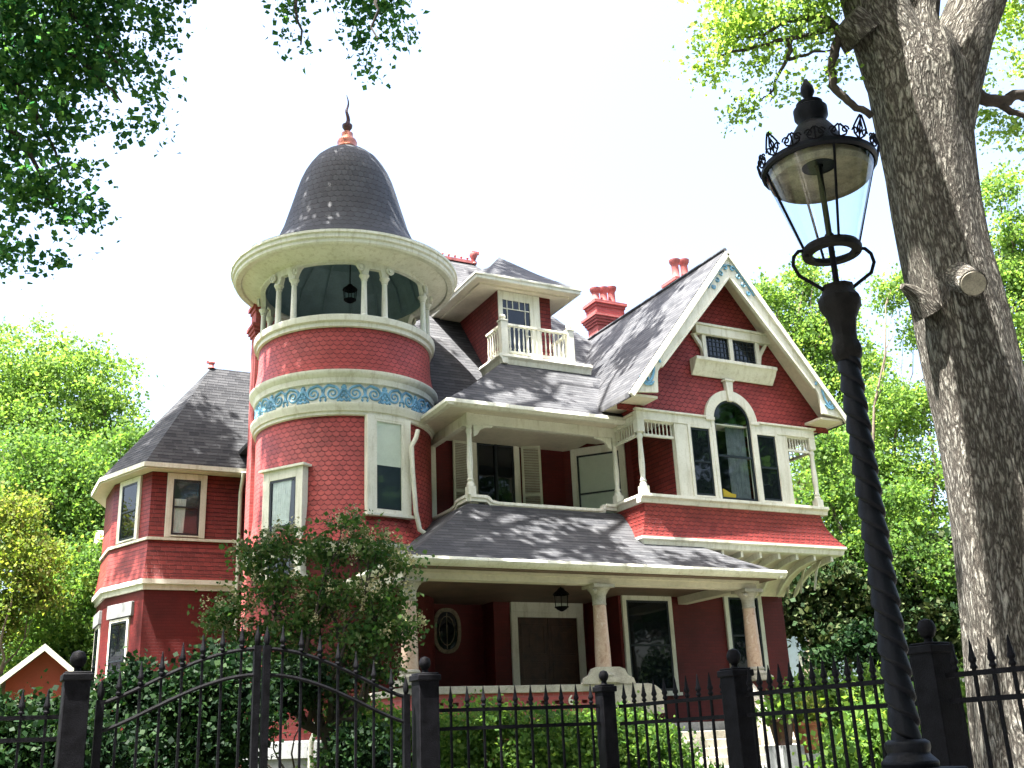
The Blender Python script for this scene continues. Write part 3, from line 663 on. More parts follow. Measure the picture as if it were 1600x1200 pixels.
t.bump(t.M('SUBTRACT', 1.0, br.outputs[1]), .8, .01); M_['chimbrick'] = t.set(br.outputs[0], .8, 0, .2)
chimney(17.45, 27.0, 18.5, 27.6, 11, 15.25, [(17.58, 27.2, .5), (17.96, 27.3, .62), (18.34, 27.4, .74)])
chimney(19.25, 25.0, 20.05, 25.6, 1, 15.5, [(19.40, 25.2, .72), (19.84, 25.3, .84)])
chimney(6.06, 25.5, 6.66, 25.95, 1, 12.75, [(6.3, 25.7, .4)], steps=3)

# ---- left bay (octagonal end)
def poly_roof(pts, z, apex0, apex1):
    a = MB(); P, Q = apex0, apex1
    n = len(pts)
    for i in range(n-1):
        p, q = pts[i], pts[i+1]; p3, q3 = (*p, z), (*q, z)
        if i == 0: a.face([p3, q3, P, Q])
        elif i == n-2: a.face([p3, q3, Q, P])
        else: a.face([p3, q3, P])
    return a
ev = [(7.4, 28.0), (3.93, 28.0), (3.1, 30.1), (3.1, 31.9), (3.93, 34), (7.4, 34)]
a = poly_roof(ev, 8.97, (6.05, 31.0, 12.82), (8.6, 31.0, 12.82)); part(a, 'bay_roof', 'roof', smooth=False, recalc=False)
a = MB()
for i in range(5):
    p, q = Vector((*ev[i], 8.90)), Vector((*ev[i+1], 8.90)); d = (q-p).normalized(); a.beam(p-d*.02, q+d*.02, .1, .12)
part(a, 'bay_gutter', 'trim')
iw = [(6.6, 28.32), (4.16, 28.32), (3.46, 30.12), (3.46, 31.88), (4.16, 33.68), (6.6, 33.68)]
a = MB(); a.prism([(x, y, 8.80) for x, y in ev], (0, 0, .03)); part(a, 'bay_soffit', 'soffit')
a = MB(); a.prism([(x, y, 7.0) for x, y in iw], (0, 0, 1.8)); part(a, 'bay_wall', 'redflat')
def scale_poly(k): 
    c = Vector((5.4, 31)); r = []
    for x, y in iw:
        v = Vector((x, y))-c; r.append((x if abs(x-6.6) < .01 else c.x+v.x*(1+k/2.0), c.y+v.y*(1+k/2.7)))
    return r
a = MB(); pr_ = [(0, 7.0), (.02, 6.7), (.05, 6.4), (.1, 6.1), (.14, 5.98)]; L = 0
for i in range(len(pr_)-1):
    A_, B_ = scale_poly(pr_[i][0]), scale_poly(pr_[i+1][0])
    for k in range(5): a.face([(*A_[k], pr_[i][1]), (*A_[k+1], pr_[i][1]), (*B_[k+1], pr_[i+1][1]), (*B_[k], pr_[i+1][1])])
part(a, 'bay_skirt', 'redflat', smooth=False, recalc=False)
for zz, k, h in ((7.0, .05, .07), (5.86, .16, .12), (5.72, .08, .14)):
    a = MB(); a.prism([(x, y, zz) for x, y in scale_poly(k)], (0, 0, h)); part(a, 'bay_moulding', 'trim')
a = MB(); a.prism([(x, y, 1.8) for x, y in scale_poly(.02)], (0, 0, 3.92)); part(a, 'bay_lower_wall', 'brick')
a = MB(); a.prism([(x, y, .6) for x, y in scale_poly(.08)], (0, 0, 1.2)); part(a, 'bay_foundation', 'basestone')
win((4.55, 28.31, 7.08), (1, 0, 0), (0, -1, 0), 1.02, 1.7, .16, .05, .5, curtain=(0, .5, .35, 1), sill=False)
u = (Vector((4.16, 28.32, 0))-Vector((3.46, 30.12, 0))).normalized(); nn = Vector((u.y, -u.x, 0)); nn = nn if nn.x < 0 else -nn
win(Vector((3.46, 30.12, 7.08))+u*.40+nn*.01, u, nn, 1.05, 1.7, .14, .05, .5, sill=False)
lw = win(Vector((3.46, 30.12, 3.0))+u*.42+nn*.03, u, nn, .95, 2.1, .08, .04, .5, sill=False)
a = MB(); a.X = fr(Vector((3.46, 30.12, 5.12))+u*.3+nn*.03, u, nn); a.box(0, -.05, 0, 1.22, .07, .36); part(a, 'window_lintel', 'basestone', bevel=.01)
win((3.44, 31.5, 3.0), (0, -1, 0), (-1, 0, 0), .95, 2.1, .08, .04, .5, sill=False)
a = MB(); a.box(3.36, 30.5, 5.1, 3.47, 31.7, 5.45); part(a, 'window_lintel', 'basestone', bevel=.01)
a = MB(); a.lathe([(.02, 0), (.12, 0), (.07, .1), (.1, .18), (0, .3)], (6.05, 31), 8, z0=12.8); a.box(5.9, 30.97, 12.95, 6.15, 31.03, 13.02); part(a, 'bay_ridge_finial', 'chimney')
# small roofed window hood beyond the bay
a = MB(); a.prism([(3.5, 33.4, 7.8), (3.5, 34.8, 7.8), (3.5, 34.8, 7.92), (3.5, 34.1, 8.3), (3.5, 33.4, 7.92)], (1.0, 0, 0)); part(a, 'rear_hood', 'soffit')

# ================================================================== tower
TC = (7.87, 23.74)
def ring(prof, name, mat, seg=96, **k): a = MB(); a.lathe(prof, TC, seg, R=2.1); return part(a, name, mat, **k)
ring([(2.12, .6), (2.12, 1.53), (2.2, 1.54), (2.2, 1.84), (2.1, 1.86), (2.1, 1.88)], 'tower_foundation', 'basestone')
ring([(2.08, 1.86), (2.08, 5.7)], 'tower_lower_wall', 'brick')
ring([(2.08, 5.62), (2.2, 5.66), (2.22, 5.74), (2.28, 5.77), (2.30, 5.84), (2.2, 5.88)], 'tower_lower_band', 'trim')
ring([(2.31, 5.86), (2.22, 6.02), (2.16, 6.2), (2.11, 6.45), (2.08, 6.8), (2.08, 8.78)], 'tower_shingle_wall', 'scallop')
ring([(2.08, 8.72), (2.13, 8.74), (2.13, 8.80), (2.17, 8.82), (2.19, 8.9), (2.22, 8.96), (2.22, 9.0), (2.10, 9.03), (2.10, 9.46), (2.16, 9.48), (2.18, 9.6), (2.24, 9.66), (2.27, 9.72), (2.27, 9.76), (2.1, 9.8)], 'tower_frieze', 'trim')
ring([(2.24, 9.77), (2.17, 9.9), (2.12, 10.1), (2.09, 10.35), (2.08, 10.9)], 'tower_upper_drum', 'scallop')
ring([(2.08, 10.84), (2.14, 10.86), (2.14, 10.95), (2.2, 10.98), (2.22, 11.08), (2.22, 11.12), (1.9, 11.13), (1.9, 10.6)], 'belvedere_sill', 'trim')
# cornice + soffit
ring([(2.30, 13.12), (2.80, 12.99), (2.83, 12.97), (2.83, 12.91), (2.79, 12.89), (2.79, 12.80), (2.74, 12.77), (2.74, 12.70), (2.70, 12.66), (2.58, 12.66), (2.55, 12.70), (2.45, 12.66), (2.3, 12.58), (2.18, 12.55), (2.10, 12.53), (2.10, 12.50)], 'tower_cornice', 'trim')
ring([(2.82, 12.985), (2.6, 13.05), (2.3, 13.19), (2.0, 13.46), (1.76, 13.85), (1.6, 14.25), (1.5, 14.6), (1.40, 14.95), (1.29, 15.35), (1.20, 15.65), (1.10, 15.9), (.98, 16.12), (.83, 16.34), (.64, 16.52), (.42, 16.66), (.27, 16.74)], 'tower_roof', 'domeroof')
ring([(1.98, 12.5), (1.95, 12.7), (1.75, 13.3), (1.3, 13.8), (.6, 14.0), (.02, 14.05)], 'belvedere_ceiling', 'ceil', 32, smooth=False)
ring([(2.0, 11.0), (0.02, 11.0)], 'belvedere_floor', 'ceil', 32)
# finial
a = MB(); a.lathe([(.27, 16.72), (.29, 16.78), (.26, 16.83), (.26, 16.9), (.27, 16.95), (.24, 17.03), (.17, 17.09), (.155, 17.13), (.155, 17.24), (.1, 17.28), (.05, 17.3), (.05, 17.34)], TC, 24)
fi = part(a, 'finial', 'copper')
b = MB(); b.lathe([(.04, 17.32), (.09, 17.36), (.135, 17.43), (.14, 17.5), (.05, 17.53), (.05, 17.6), (.02, 17.64)], TC, 16); b.tube([(TC[0]+.03*math.sin(i*.75+.5), TC[1]+.03*math.cos(i*.75), 17.56+i*.062) for i in range(15)], [.062-.0038*i for i in range(15)], 8); b.build('spire', 'spire', fi)
# blue frieze relief
def cyl(th, z, R=2.105): return (TC[0]+R*math.cos(th), TC[1]+R*math.sin(th), z)
nu = 14
for k in range(nu):
    c0 = rad(-96)+k*2*PI/nu; a = MB()
    for sg in (-1, 1):
        cc = c0+sg*.218/2.1; sp = spiral((0, 0), .165, .015, 1.8, PI*.5, -sg, 26)
        a.tube([cyl(cc+q/2.1, 9.24+z) for q, z in sp], [.036-.018*i/26 for i in range(27)], 6)
        for pl_, rr2 in (([(.0, .165), (-sg*.1, .19), (-sg*.19, .12), (-sg*.2, .0)], [.036, .034, .03, .015]), ([(sg*.16, -.02), (sg*.2, .06), (sg*.27, .15), (sg*.23, .21)], [.036, .036, .03, .01]), ([(-sg*.14, -.1), (-sg*.2, -.06), (-sg*.22, .04)], [.02, .04, .015]), ([(sg*.13, -.12), (sg*.2, -.18), (sg*.27, -.13)], [.03, .036, .02])):
            a.tube([cyl(cc+x/2.1, 9.24+z) for x, z in pl_], rr2, 6)
        for x, z, r in ((.2, -.08, .05), (.25, -.03, .045), (.12, -.17, .035), (.24, .06, .05), (.22, .14, .04), (-.16, -.15, .035), (-.2, .1, .04)):
            p = cyl(cc+sg*x/2.1, 9.24+z, 2.10); a.tube([Vector(p)-Vector((0, 0, r*1.2)), p, Vector(p)+Vector((0, 0, r*1.3))], [r*.3, r, r*.2], 6)
    part(a, 'blue_frieze_relief', 'blue')
# belvedere arcade
pairs = [rad(q) for q in (-151.5, -89.2, -34, 26, 86, 148)]
a = MB(); N = 240; Ri, Ro = 1.98, 2.10; hw = .125
def arch_z(th):
    best = 9
    for p in pairs:
        d = abs((th-p+PI) % (2*PI)-PI); best = min(best, d)
    x = best-hw
    if x < .03: return 12.14+(.22 if best < hw*.62 else 0)
    return 12.2+.27*math.sin(min(1, (x-.03)/.085)*PI/2)
rb = [];
for i in range(N+1):
    th = 2*PI*i/N; z = arch_z(th); rb.append((th, z))
rows = [[cyl(t_, 12.56, Ro) for t_, z in rb], [cyl(t_, z, Ro) for t_, z in rb], [cyl(t_, z, Ri) for t_, z in rb], [cyl(t_, 12.56, Ri) for t_, z in rb]]
a.grid(rows)
ar = part(a, 'belvedere_arcade', 'trim', recalc=False)
for p in pairs:
    for s_ in (-1, 1):
        th = p+s_*hw; c = cyl(th, 0, 2.04); b = MB()
        b.lathe([(.11, 0), (.11, .04), (.08, .07), (.075, .12), (.066, .6), (.06, .92), (.08, .94), (.07, .96), (.1, 1.02), (.12, 1.04), (.12, 1.07)], (c[0], c[1]), 14, z0=11.12)
        part(b, 'belvedere_column', 'trim')
        b = MB(); n_ = Vector((math.cos(th), math.sin(th), 0)); tn = Vector((-n_.y, n_.x, 0)); cc = Vector(cyl(th+s_*.045, 12.36, 2.13))
        b.X = Matrix((tn, Vector((0, 0, 1)), n_)).transposed().to_4x4(); b.X.translation = cc
        b.lathe([(0, .0), (.1, 0), (.1, .05), (.075, .05), (.07, .03), (.045, .03), (.04, .06), (0, .06)], (0, 0), 16); b.build('rosette', 'trim', ar)
# beams inside ceiling
a = MB()
for k in range(16):
    th = 2*PI*k/16; a.tube([cyl(th, 12.6, 1.93), cyl(th, 13.25, 1.74), cyl(th, 13.76, 1.28), cyl(th, 13.98, .55)], .02, 5)
part(a, 'ceiling_batten', 'ceil')
# tower windows
def tower_win(ang, wd, z0, z1, dist, **k):
    n_ = Vector((math.cos(rad(ang)), math.sin(rad(ang)), 0)); u_ = Vector((-n_.y, n_.x, 0))
    u_ = u_ if u_.x*R0.x+u_.y*R0.y > 0 else -u_
    o = Vector((TC[0], TC[1], z0))+n_*dist-u_*wd/2
    return win(o, u_, n_, wd, z1-z0, back=.3, **k)
tower_win(-80.5, 1.12, 6.5, 8.74, 2.09, cas=.2, pr=.05, split=1.0, blind=.5, sm='trim', topc=.08)
tower_win(-146, 1.12, 5.2, 7.58, 2.13, cas=.19, pr=.06, split=.5, curtain=(0.1, .8, 0, .6), topc=.22)
a = MB(); n_ = Vector((math.cos(rad(-146)), math.sin(rad(-146)), 0)); u_ = Vector((-n_.y, n_.x, 0)); a.X = fr(Vector((TC[0], TC[1], 7.58))+n_*2.13-u_*.64, u_, n_); a.box(0, -.3, 0, 1.28, .13, .05); part(a, 'window_drip', 'trim')
# wall between tower and porch
# ================================================================== lower porch
gx0, gy0, gx1 = 7.3, 18.5, 16.3
pf = [(0, 5.04), (.55, 5.34), (1.1, 5.69), (1.65, 6.08), (2.1, 6.42), (2.4, 6.66), (2.56, 6.74)]
a = MB()
for i in range(len(pf)-1):
    (o0, z0), (o1, z1) = pf[i], pf[i+1]
    a.face([(gx0+o0, gy0+o0, z0), (gx1-o0*1.0, gy0+o0, z0), (gx1-o1*1.0, gy0+o1, z1), (gx0+o1, gy0+o1, z1)])
    a.face([(gx0+o0, 25.5, z0), (gx0+o0, gy0+o0, z0), (gx0+o1, gy0+o1, z1), (gx0+o1, 25.5, z1)])
    a.face([(gx1-o0, gy0+o0, z0), (gx1-o0, 22, z0), (gx1-o1, 22, z1), (gx1-o1, gy0+o1, z1)])
part(a, 'porch_roof', 'roof', smooth=False, recalc=False)
a = MB(); pfx = ((0, 5.045), (-.14, 5.05), (-.16, 4.99), (-.12, 4.93), (-.04, 4.88), (0, 4.88))
a.prism([(gx0-.14, gy0+.06+y, z) for y, z in pfx], (gx1-gx0+.28, 0, 0)); a.prism([(gx0+.06+x, gy0-.06, z-.002) for x, z in pfx], (0, 6.6, 0)); a.prism([(gx1-.06-x, gy0-.06, z-.002) for x, z in pfx], (0, 3.0, 0))
part(a, 'porch_gutter', 'trim', bevel=.006)
a = MB(); a.box(gx0+.06, gy0+.06, 4.86, gx1-.06, 23.6, 4.89); part(a, 'porch_ceiling', 'porchceil')
a = MB(); a.box(7.42, 18.86, 4.68, 15.9, 19.14, 4.86); a.box(7.38, 18.8, 4.8, 15.94, 18.86, 4.862)
a.box(7.42, 19.14, 4.68, 7.7, 23, 4.861); a.box(15.62, 19.14, 4.68, 15.9, 21.5, 4.861)
part(a, 'porch_beam', 'soffit', bevel=.006)
a = MB(); a.box(7.5, 18.9, 1.7, 16.2, 23.6, 1.9); part(a, 'porch_floor', 'basestone')
def column(x, y, z0, z1):
    a = MB(); H = z1-z0
    a.lathe([(.165, .28), (.16, .6), (.15, .9), (.135, H-.42)], (x, y), 28, z0=z0); c_ = part(a, 'porch_column', 'marble')
    b = MB(); b.box(x-.24, y-.24, z0, x+.24, y+.24, z0+.1); b.lathe([(.22, .1), (.235, .14), (.22, .18), (.18, .2), (.2, .24), (.19, .27), (.165, .285)], (x, y), 24, z0=z0); b.build('base', 'stone', c_)
    b = MB(); b.lathe([(.135, -.42), (.15, -.4), (.14, -.37), (.145, -.22), (.2, -.12), (.23, -.1), (.23, -.07)], (x, y), 24, z0=z1); b.box(x-.25, y-.25, z1-.07, x+.25, y+.25, z1-.003)
    b.lathe([(.02, -.2), (.06, -.14), (.02, -.1)], (x-.2, y-.18), 8, z0=z1); b.build('capital', 'stone', c_)
for x in (7.6, 11.82, 15.72): column(x, 19.0, 2.72, 4.68)
# rail wall
a = MB(); zc = 2.68
def wall_holes(x0, x1, y):
    a.box(x0, y-.11, 2.40, x1, y+.11, 2.47)
    n = int((x1-x0)/.3); w_ = (x1-x0)/n
    for i in range(n): a.box(x0+i*w_, y-.105, 2.33, x0+i*w_+w_*.6, y+.105, 2.40)
    a.box(x0, y-.11, 1.2, x1, y+.11, 2.33)
wall_holes(7.6, 11.95, 19.0); a.box(7.6, 18.89, 2.47, 11.95, 19.11, 2.55)
a.box(7.5, 19.11, 1.2, 7.7, 22, 2.55)
part(a, 'porch_rail_wall', M_['chimbrick'])
a = MB(); a.box(7.42, 18.84, 2.55, 11.9, 19.16, 2.69); a.box(7.42, 19.16, 2.55, 7.76, 22, 2.689)
# rounded end block, right of the middle column
pts = [(11.9, 2.1), (11.9, 2.69)]+[(12.75+.42*math.sin(PI/2*i/8), 2.27+.42*math.cos(PI/2*i/8)) for i in range(9)]+[(13.17, 2.1)]
a.prism([(x, 18.82, z) for x, z in pts], (0, .36, 0))
part(a, 'porch_rail_cap', 'stone', bevel=.01)
for x in (11.82,):   # console under middle column
    a = MB()
    for s_ in (-1, 1):
        a.prism([(x, 18.80, 2.69), (x+s_*.62, 18.80, 2.69), (x+s_*.58, 18.8, 2.80), (x+s_*.45, 18.8, 2.86), (x+s_*.38, 18.8, 2.98), (x+s_*.26, 18.8, 3.02), (x, 18.8, 3.02)], (0, .1, 0))
    part(a, 'column_console', 'stone')
# steps and carved cheek
a = MB()
for i in range(6): a.box(13.12, 18.85-.33*(i+1), .8, 15.0, 18.85-.33*i, 1.88-.165*i-.16)
part(a, 'front_steps', 'stone', bevel=.012)
a = MB(); pts = [(18.95, 2.75), (18.7, 2.72), (18.4, 2.45), (18.0, 2.1), (17.6, 1.78), (17.2, 1.6), (16.95, 1.56), (16.85, 1.45), (16.85, .9), (18.95, .9)]
a.prism([(14.98, y, z) for y, z in pts], (.32, 0, 0))
a.box(14.9, 16.4, .7, 15.6, 16.86, 1.38); a.box(15.3, 16.9, .7, 16.4, 17.6, 1.32)
ck = part(a, 'step_cheek', 'stone', bevel=.02)
b = MB()
for cy, cz, r in ((17.45, 1.4, .14), (17.15, 1.3, .1)): b.tube([(14.96, cy+q, cz+z) for q, z in spiral((0, 0), r, .02, 1.6, .5)], .028, 6)
b.tube([(14.96, y, z-.1) for y, z in pts[2:7]], .03, 6); b.build('carved_scroll', 'stone', ck)
# first floor openings
d_ = MB(); y_ = 23.0
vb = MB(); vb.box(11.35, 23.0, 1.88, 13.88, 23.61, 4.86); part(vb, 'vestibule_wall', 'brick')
a = MB(); a.box(11.78, 22.93, 1.9, 11.95, 22.998, 4.7); a.box(13.6, 22.93, 1.9, 13.78, 22.998, 4.7); a.box(11.95, 22.93, 4.5, 13.6, 22.998, 4.62); a.box(11.78, 22.92, 4.62, 13.78, 22.997, 4.855); dd = part(a, 'front_door', 'trim', bevel=.006)
for k in range(2):
    x0 = 11.95+k*.825; b = MB(); b.box(x0+.005, 22.96, 1.9, x0+.82, 22.99, 4.5)
    for (px, pz, pw, ph) in ((.08, .2, .66, .8), (.08, 1.1, .66, .5), (.08, 1.7, .66, .75)):
        b.box(x0+px, 22.945, 1.9+pz, x0+px+pw, 22.959, 1.9+pz+.05); b.box(x0+px, 22.945, 1.9+pz+ph-.05, x0+px+pw, 22.959, 1.9+pz+ph); b.box(x0+px, 22.946, 1.95+pz, x0+px+.05, 22.959, 1.85+pz+ph); b.box(x0+px+pw-.05, 22.946, 1.95+pz, x0+px+pw, 22.959, 1.85+pz+ph)
        b.box(x0+px+.22, 22.948, 1.9+pz+.2, x0+px+pw-.22, 22.958, 1.9+pz+ph-.2)
    b.build('door_leaf', 'wood', dd, bevel=.004)
win((13.98, 21.49, 2.6), (1, 0, 0), (0, -1, 0), 1.42, 2.26, .11, .05, .5, sill=True, name='parlour_window')
win((17.0, 21.49, 2.95), (1, 0, 0), (0, -1, 0), 1.18, 2.05, .12, .05, .5, sill=True, name='side_window')
a = MB(); N = 32
def oval(rx, rz_, i): 
    t_ = 2*PI*i/N; return (10.39+rx*math.copysign(abs(math.cos(t_))**.8, math.cos(t_)), 4.24+rz_*math.copysign(abs(math.sin(t_))**.8, math.sin(t_)))
for i in range(N):
    p, q, r_, s_ = oval(.36, .53, i), oval(.36, .53, i+1), oval(.28, .44, i+1), oval(.28, .44, i)
    a.prism([(c[0], 23.56, c[1]) for c in (p, q, r_, s_)], (0, .06, 0))
ow = part(a, 'oval_window', 'bronze')
b = MB(); b.face([(oval(.3, .46, i)[0], 23.6, oval(.3, .46, i)[1]) for i in range(N)]); b.build('pane', 'pane', ow, recalc=False)
b = MB(); b.tube([(10.39+.2*math.cos(q*PI/8), 23.59, 4.24+.34*math.sin(q*PI/8)) for q in range(17)], .012, 5); b.box(10.382, 23.58, 3.82, 10.398, 23.598, 4.66); b.build('leading', 'bronze', ow)
# right lower wall window casing colour band and vent
a = MB(); a.box(18.55, 21.44, 2.42, 18.72, 21.5, 2.66); part(a, 'wall_vent', 'basestone')
# house number on rail wall
fc = bpy.data.curves.new('num', 'FONT'); fc.body = '6'; fc.size = .26; fc.extrude = .012
fo = bpy.data.objects.new('num', fc); COL.objects.link(fo); bpy.context.view_layer.update()
me = bpy.data.meshes.new_from_object(fo.evaluated_get(bpy.context.evaluated_depsgraph_get())); bpy.data.objects.remove(fo)
me.materials.clear(); me.materials.append(M_['trim']); no = bpy.data.objects.new('house_number', me); COL.objects.link(no)
pn = at(888, 1101, Y=18.86); no.location = pn; no.rotation_euler = (PI/2, 0, 0); no.parent = HS; no.matrix_parent_inverse = Matrix.Translation(-Vector(HS.location))
# downpipes
def pipe(pts, r=.055, name='downpipe'): a = MB(); a.tube(pts, r, 10); return part(a, name, 'trim', angle=60)
pipe([at(x, y, Y=21.6) for x, y in ((653, 672), (650, 684), (643, 697), (645, 740), (650, 800), (656, 828), (668, 836))])
pipe([(6.45, 27.9, 8.85), (6.45, 28.12, 8.5), (6.45, 28.2, 8.3), (6.45, 28.15, 2)])
pipe([at(x, y, Y=21.3) for x, y in ((496, 1080), (494, 1130), (492, 1145), (486, 1160), (485, 1200))])

# ================================================================== hanging lanterns
def hang(loc, s, label, chain):
    e = empty('hanging_lantern', loc, label, 'lantern', 'lanterns hanging from the house'); x, y, z = loc
    a = MB(); a.tube([(x, y, z), (x, y, z+chain)], .012*s, 6); a.build('chain', 'iron', e)
    a = MB(); a.lathe([(0, 0), (.06, -.02), (.09, -.06), (.17, -.12), (.19, -.16), (.17, -.17)], (x, y), 12, z0=z) if s > .5 else None
    a.lathe([(.15*s, -.44*s), (.16*s, -.42*s), (.1*s, -.48*s), (.02*s, -.52*s)], (x, y), 12, z0=z); a.build('cap', 'iron', e)
    a = MB(); 
    for k in range(6): t_ = k*PI/3; a.tube([(x+.17*s*math.cos(t_), y+.17*s*math.sin(t_), z-.16*s), (x+.15*s*math.cos(t_), y+.15*s*math.sin(t_), z-.44*s)], .01*s, 5)
    a.build('cage', 'iron', e)
    a = MB(); a.lathe([(.15*s, -.17*s), (.135*s, -.43*s)], (x, y), 16, z0=z); a.build('glass', 'glass', e, recalc=False)
p = at(547, 444, D=25*math.cos(rad(27.8-18.3))-.4); hang(tuple(p), 1.0, 'small black lantern hanging in the open top of the round tower', 1.2)
p = at(876, 918, Y=20.5); hang((p.x, p.y, p.z), 1.0, 'dark glass lantern hanging under the porch ceiling before the front door', 4.86-p.z)

# ================================================================== street lamp
LX, LY = 3.205, 3.058
lp = empty('street_lamp', (LX, LY, 0), 'tall black cast-iron gas lamp with twisted post and glass lantern on the pavement', 'street lamp')
a = MB(); a.box(LX-.16, LY-.16, 0, LX+.16, LY+.16, .25); a.box(LX-.12, LY-.12, .25, LX+.12, LY+.12, 1.40); a.box(LX-.14, LY-.14, 1.40, LX+.14, LY+.14, 1.46)
a.lathe([(.1, 0), (.105, .02), (.085, .04), (.075, .05), (.082, .07), (.082, .09), (.065, .1)], (LX, LY), 24, z0=1.46); a.build('plinth', 'lampiron', lp, bevel=.006)
a = MB(); n = 420; seg = 72; rows = []; uvs = []
for i in range(n+1):
    z = 1.56+(3.08-1.56)*i/n; r = .056-.010*i/n
    row = []
    for k in range(seg):
        th = 2*PI*k/seg; ph = 2*th/(2*PI)+z/.088; f_ = ph-math.floor(ph); q = r*(.80+.24*(1-(1-f_)**2.2) if f_ > .12 else 1.04-.24*math.sin(PI/2*(1-f_/.12))*1.0+.0)
        q = r*1.06*(.70+.30*min(1, ((1-f_)/.80)**.55) if f_ > .16 else .70+.30*math.sin(PI/2*f_/.16))
        row.append((LX+math.cos(th)*q, LY+math.sin(th)*q, z))
    rows.append(row)
a.grid(rows, True); a.build('twisted_post', 'lampiron', lp, angle=60)
a = MB(); a.lathe([(.045, 3.06), (.058, 3.08), (.064, 3.11), (.058, 3.14), (.05, 3.155), (.05, 3.18), (.06, 3.25), (.078, 3.29), (.088, 3.305), (.09, 3.34), (.07, 3.37), (.064, 3.385), (.07, 3.4), (.02, 3.41)], (LX, LY), 10); a.build('capital', 'irondull', lp)
a = MB(); a.tube([(LX, LY, 3.38), (LX, LY, 4.02)], .013, 8); a.lathe([(0, 0), (.02, .01), (.02, .03), (0, .04)], (LX, LY), 8, z0=3.62); a.build('gas_pipe', 'iron', lp)
for k in range(4):
    th = k*PI/2+YAW*-1; c, s_ = math.cos(th), math.sin(th)
    if k in (1, 3): pass
    pr = [(.06, 3.39), (.10, 3.42), (.155, 3.46), (.175, 3.51), (.168, 3.55), (.145, 3.575), (.118, 3.578), (.105, 3.566), (.112, 3.552)]
    if k % 2 == 0: a = MB(); a.tube([(LX+c*r, LY+s_*r, z) for r, z in pr], [.008]*7+[.011, .012], 7); a.build('scroll_bracket', 'iron', lp)
a = MB(); a.lathe([(.118, 3.59), (.128, 3.575), (.125, 3.555), (.085, 3.553), (.083, 3.57), (.118, 3.592)], (LX, LY), 32); a.build('lower_ring', 'irondull', lp)
a = MB(); a.lathe([(.117, 3.59), (.236, 3.965)], (LX, LY), 40); a.build('glass_pane', 'glass', lp, recalc=False)
a = MB()
for k in range(4):
    th = k*PI/2+PI*.0-YAW; c, s_ = math.cos(th), math.sin(th); a.tube([(LX+c*.119, LY+s_*.119, 3.585), (LX+c*.24, LY+s_*.24, 3.97)], .006, 5)
a.build('glazing_bar', 'iron', lp)
a = MB(); a.lathe([(.075, 3.985), (.21, 3.975), (.225, 3.94), (.218, 3.915)], (LX, LY), 40); a.build('reflector', 'bronze', lp, recalc=False)
a = MB(); a.lathe([(.24, 3.96), (.252, 3.97), (.252, 3.99), (.2, 4.01), (.13, 4.02), (.125, 4.04), (.118, 4.1), (.1, 4.15), (.075, 4.19), (.06, 4.2), (.062, 4.22), (.075, 4.24), (.076, 4.28), (.055, 4.295), (.06, 4.31), (.035, 4.325), (.015, 4.335), (.022, 4.35), (.032, 4.37), (.028, 4.40), (.014, 4.425), (.008, 4.44), (0, 4.442)], (LX, LY), 32)
a.lathe([(.02, 3.99), (.08, 3.99), (.2, 3.995)], (LX, LY), 24)
a.build('lantern_roof', 'lampiron', lp)
for k in range(16):
    th = k*2*PI/16; c, s_ = math.cos(th), math.sin(th); big = k % 4 == 0; a = MB(); h = .105 if big else .055; tn = Vector((-s_, c, 0)); o = Vector((LX+c*.25, LY+s_*.25, 3.985)); nn = Vector((c, s_, 0))
    def P(x, z): return o+tn*x+Vector((0, 0, z))+nn*z*.25
    for sg in (-1, 1):
        a.tube([P(sg*x, z*h/.1) for x, z in ((.0, .0), (.03, .02), (.036, .045), (.02, .075), (.004, .1))], .0045, 5)
        a.tube([P(sg*(.026+q), .03+z) for q, z in spiral((0, 0), .018, .004, 1.1, 0, 1, 10)], .004, 5)
        if big: a.tube([P(sg*x, z) for x, z in ((0, .02), (.014, .05), (.0, .085))], .004, 5)
    a.tube([P(0, 0), P(0, h)], .004, 5); a.build('crown_ornament', 'iron', lp)

# ================================================================== fence
def picket_mesh(ztop, name='picket', w=.0145, z0=.08):
    a = MB(); h = ztop
    a.box(-w/2, -w/2, z0, w/2, w/2, h-.13)
    a.lathe([(.016, -.135), (.018, -.125), (.012, -.115), (.012, -.108), (.019, -.10), (.02, -.09), (.014, -.075), (.006, -.02), (.003, 0), (0, .004)], (0, 0), 8, z0=h)
    return a
def post_mesh(w, zt, r):
    a = MB(); a.box(-w/2, -w/2, 0, w/2, w/2, zt-.03); a.box(-w/2-.012, -w/2-.012, zt-.06, w/2+.012, w/2+.012, zt-.02)
    a.prism([(-w/2, -w/2, zt-.02), (w/2, -w/2, zt-.02), (w/2, w/2, zt-.02), (-w/2, w/2, zt-.02)], (0, 0, .012))
    a.lathe([(.03, 0), (.02, .015), (.02, .03), (r*.7, .035), (r, .035+r*.6), (r, .035+r*1.1), (r*.7, .035+r*1.75), (0, .035+r*2)], (0, 0), 16, z0=zt-.012); return a
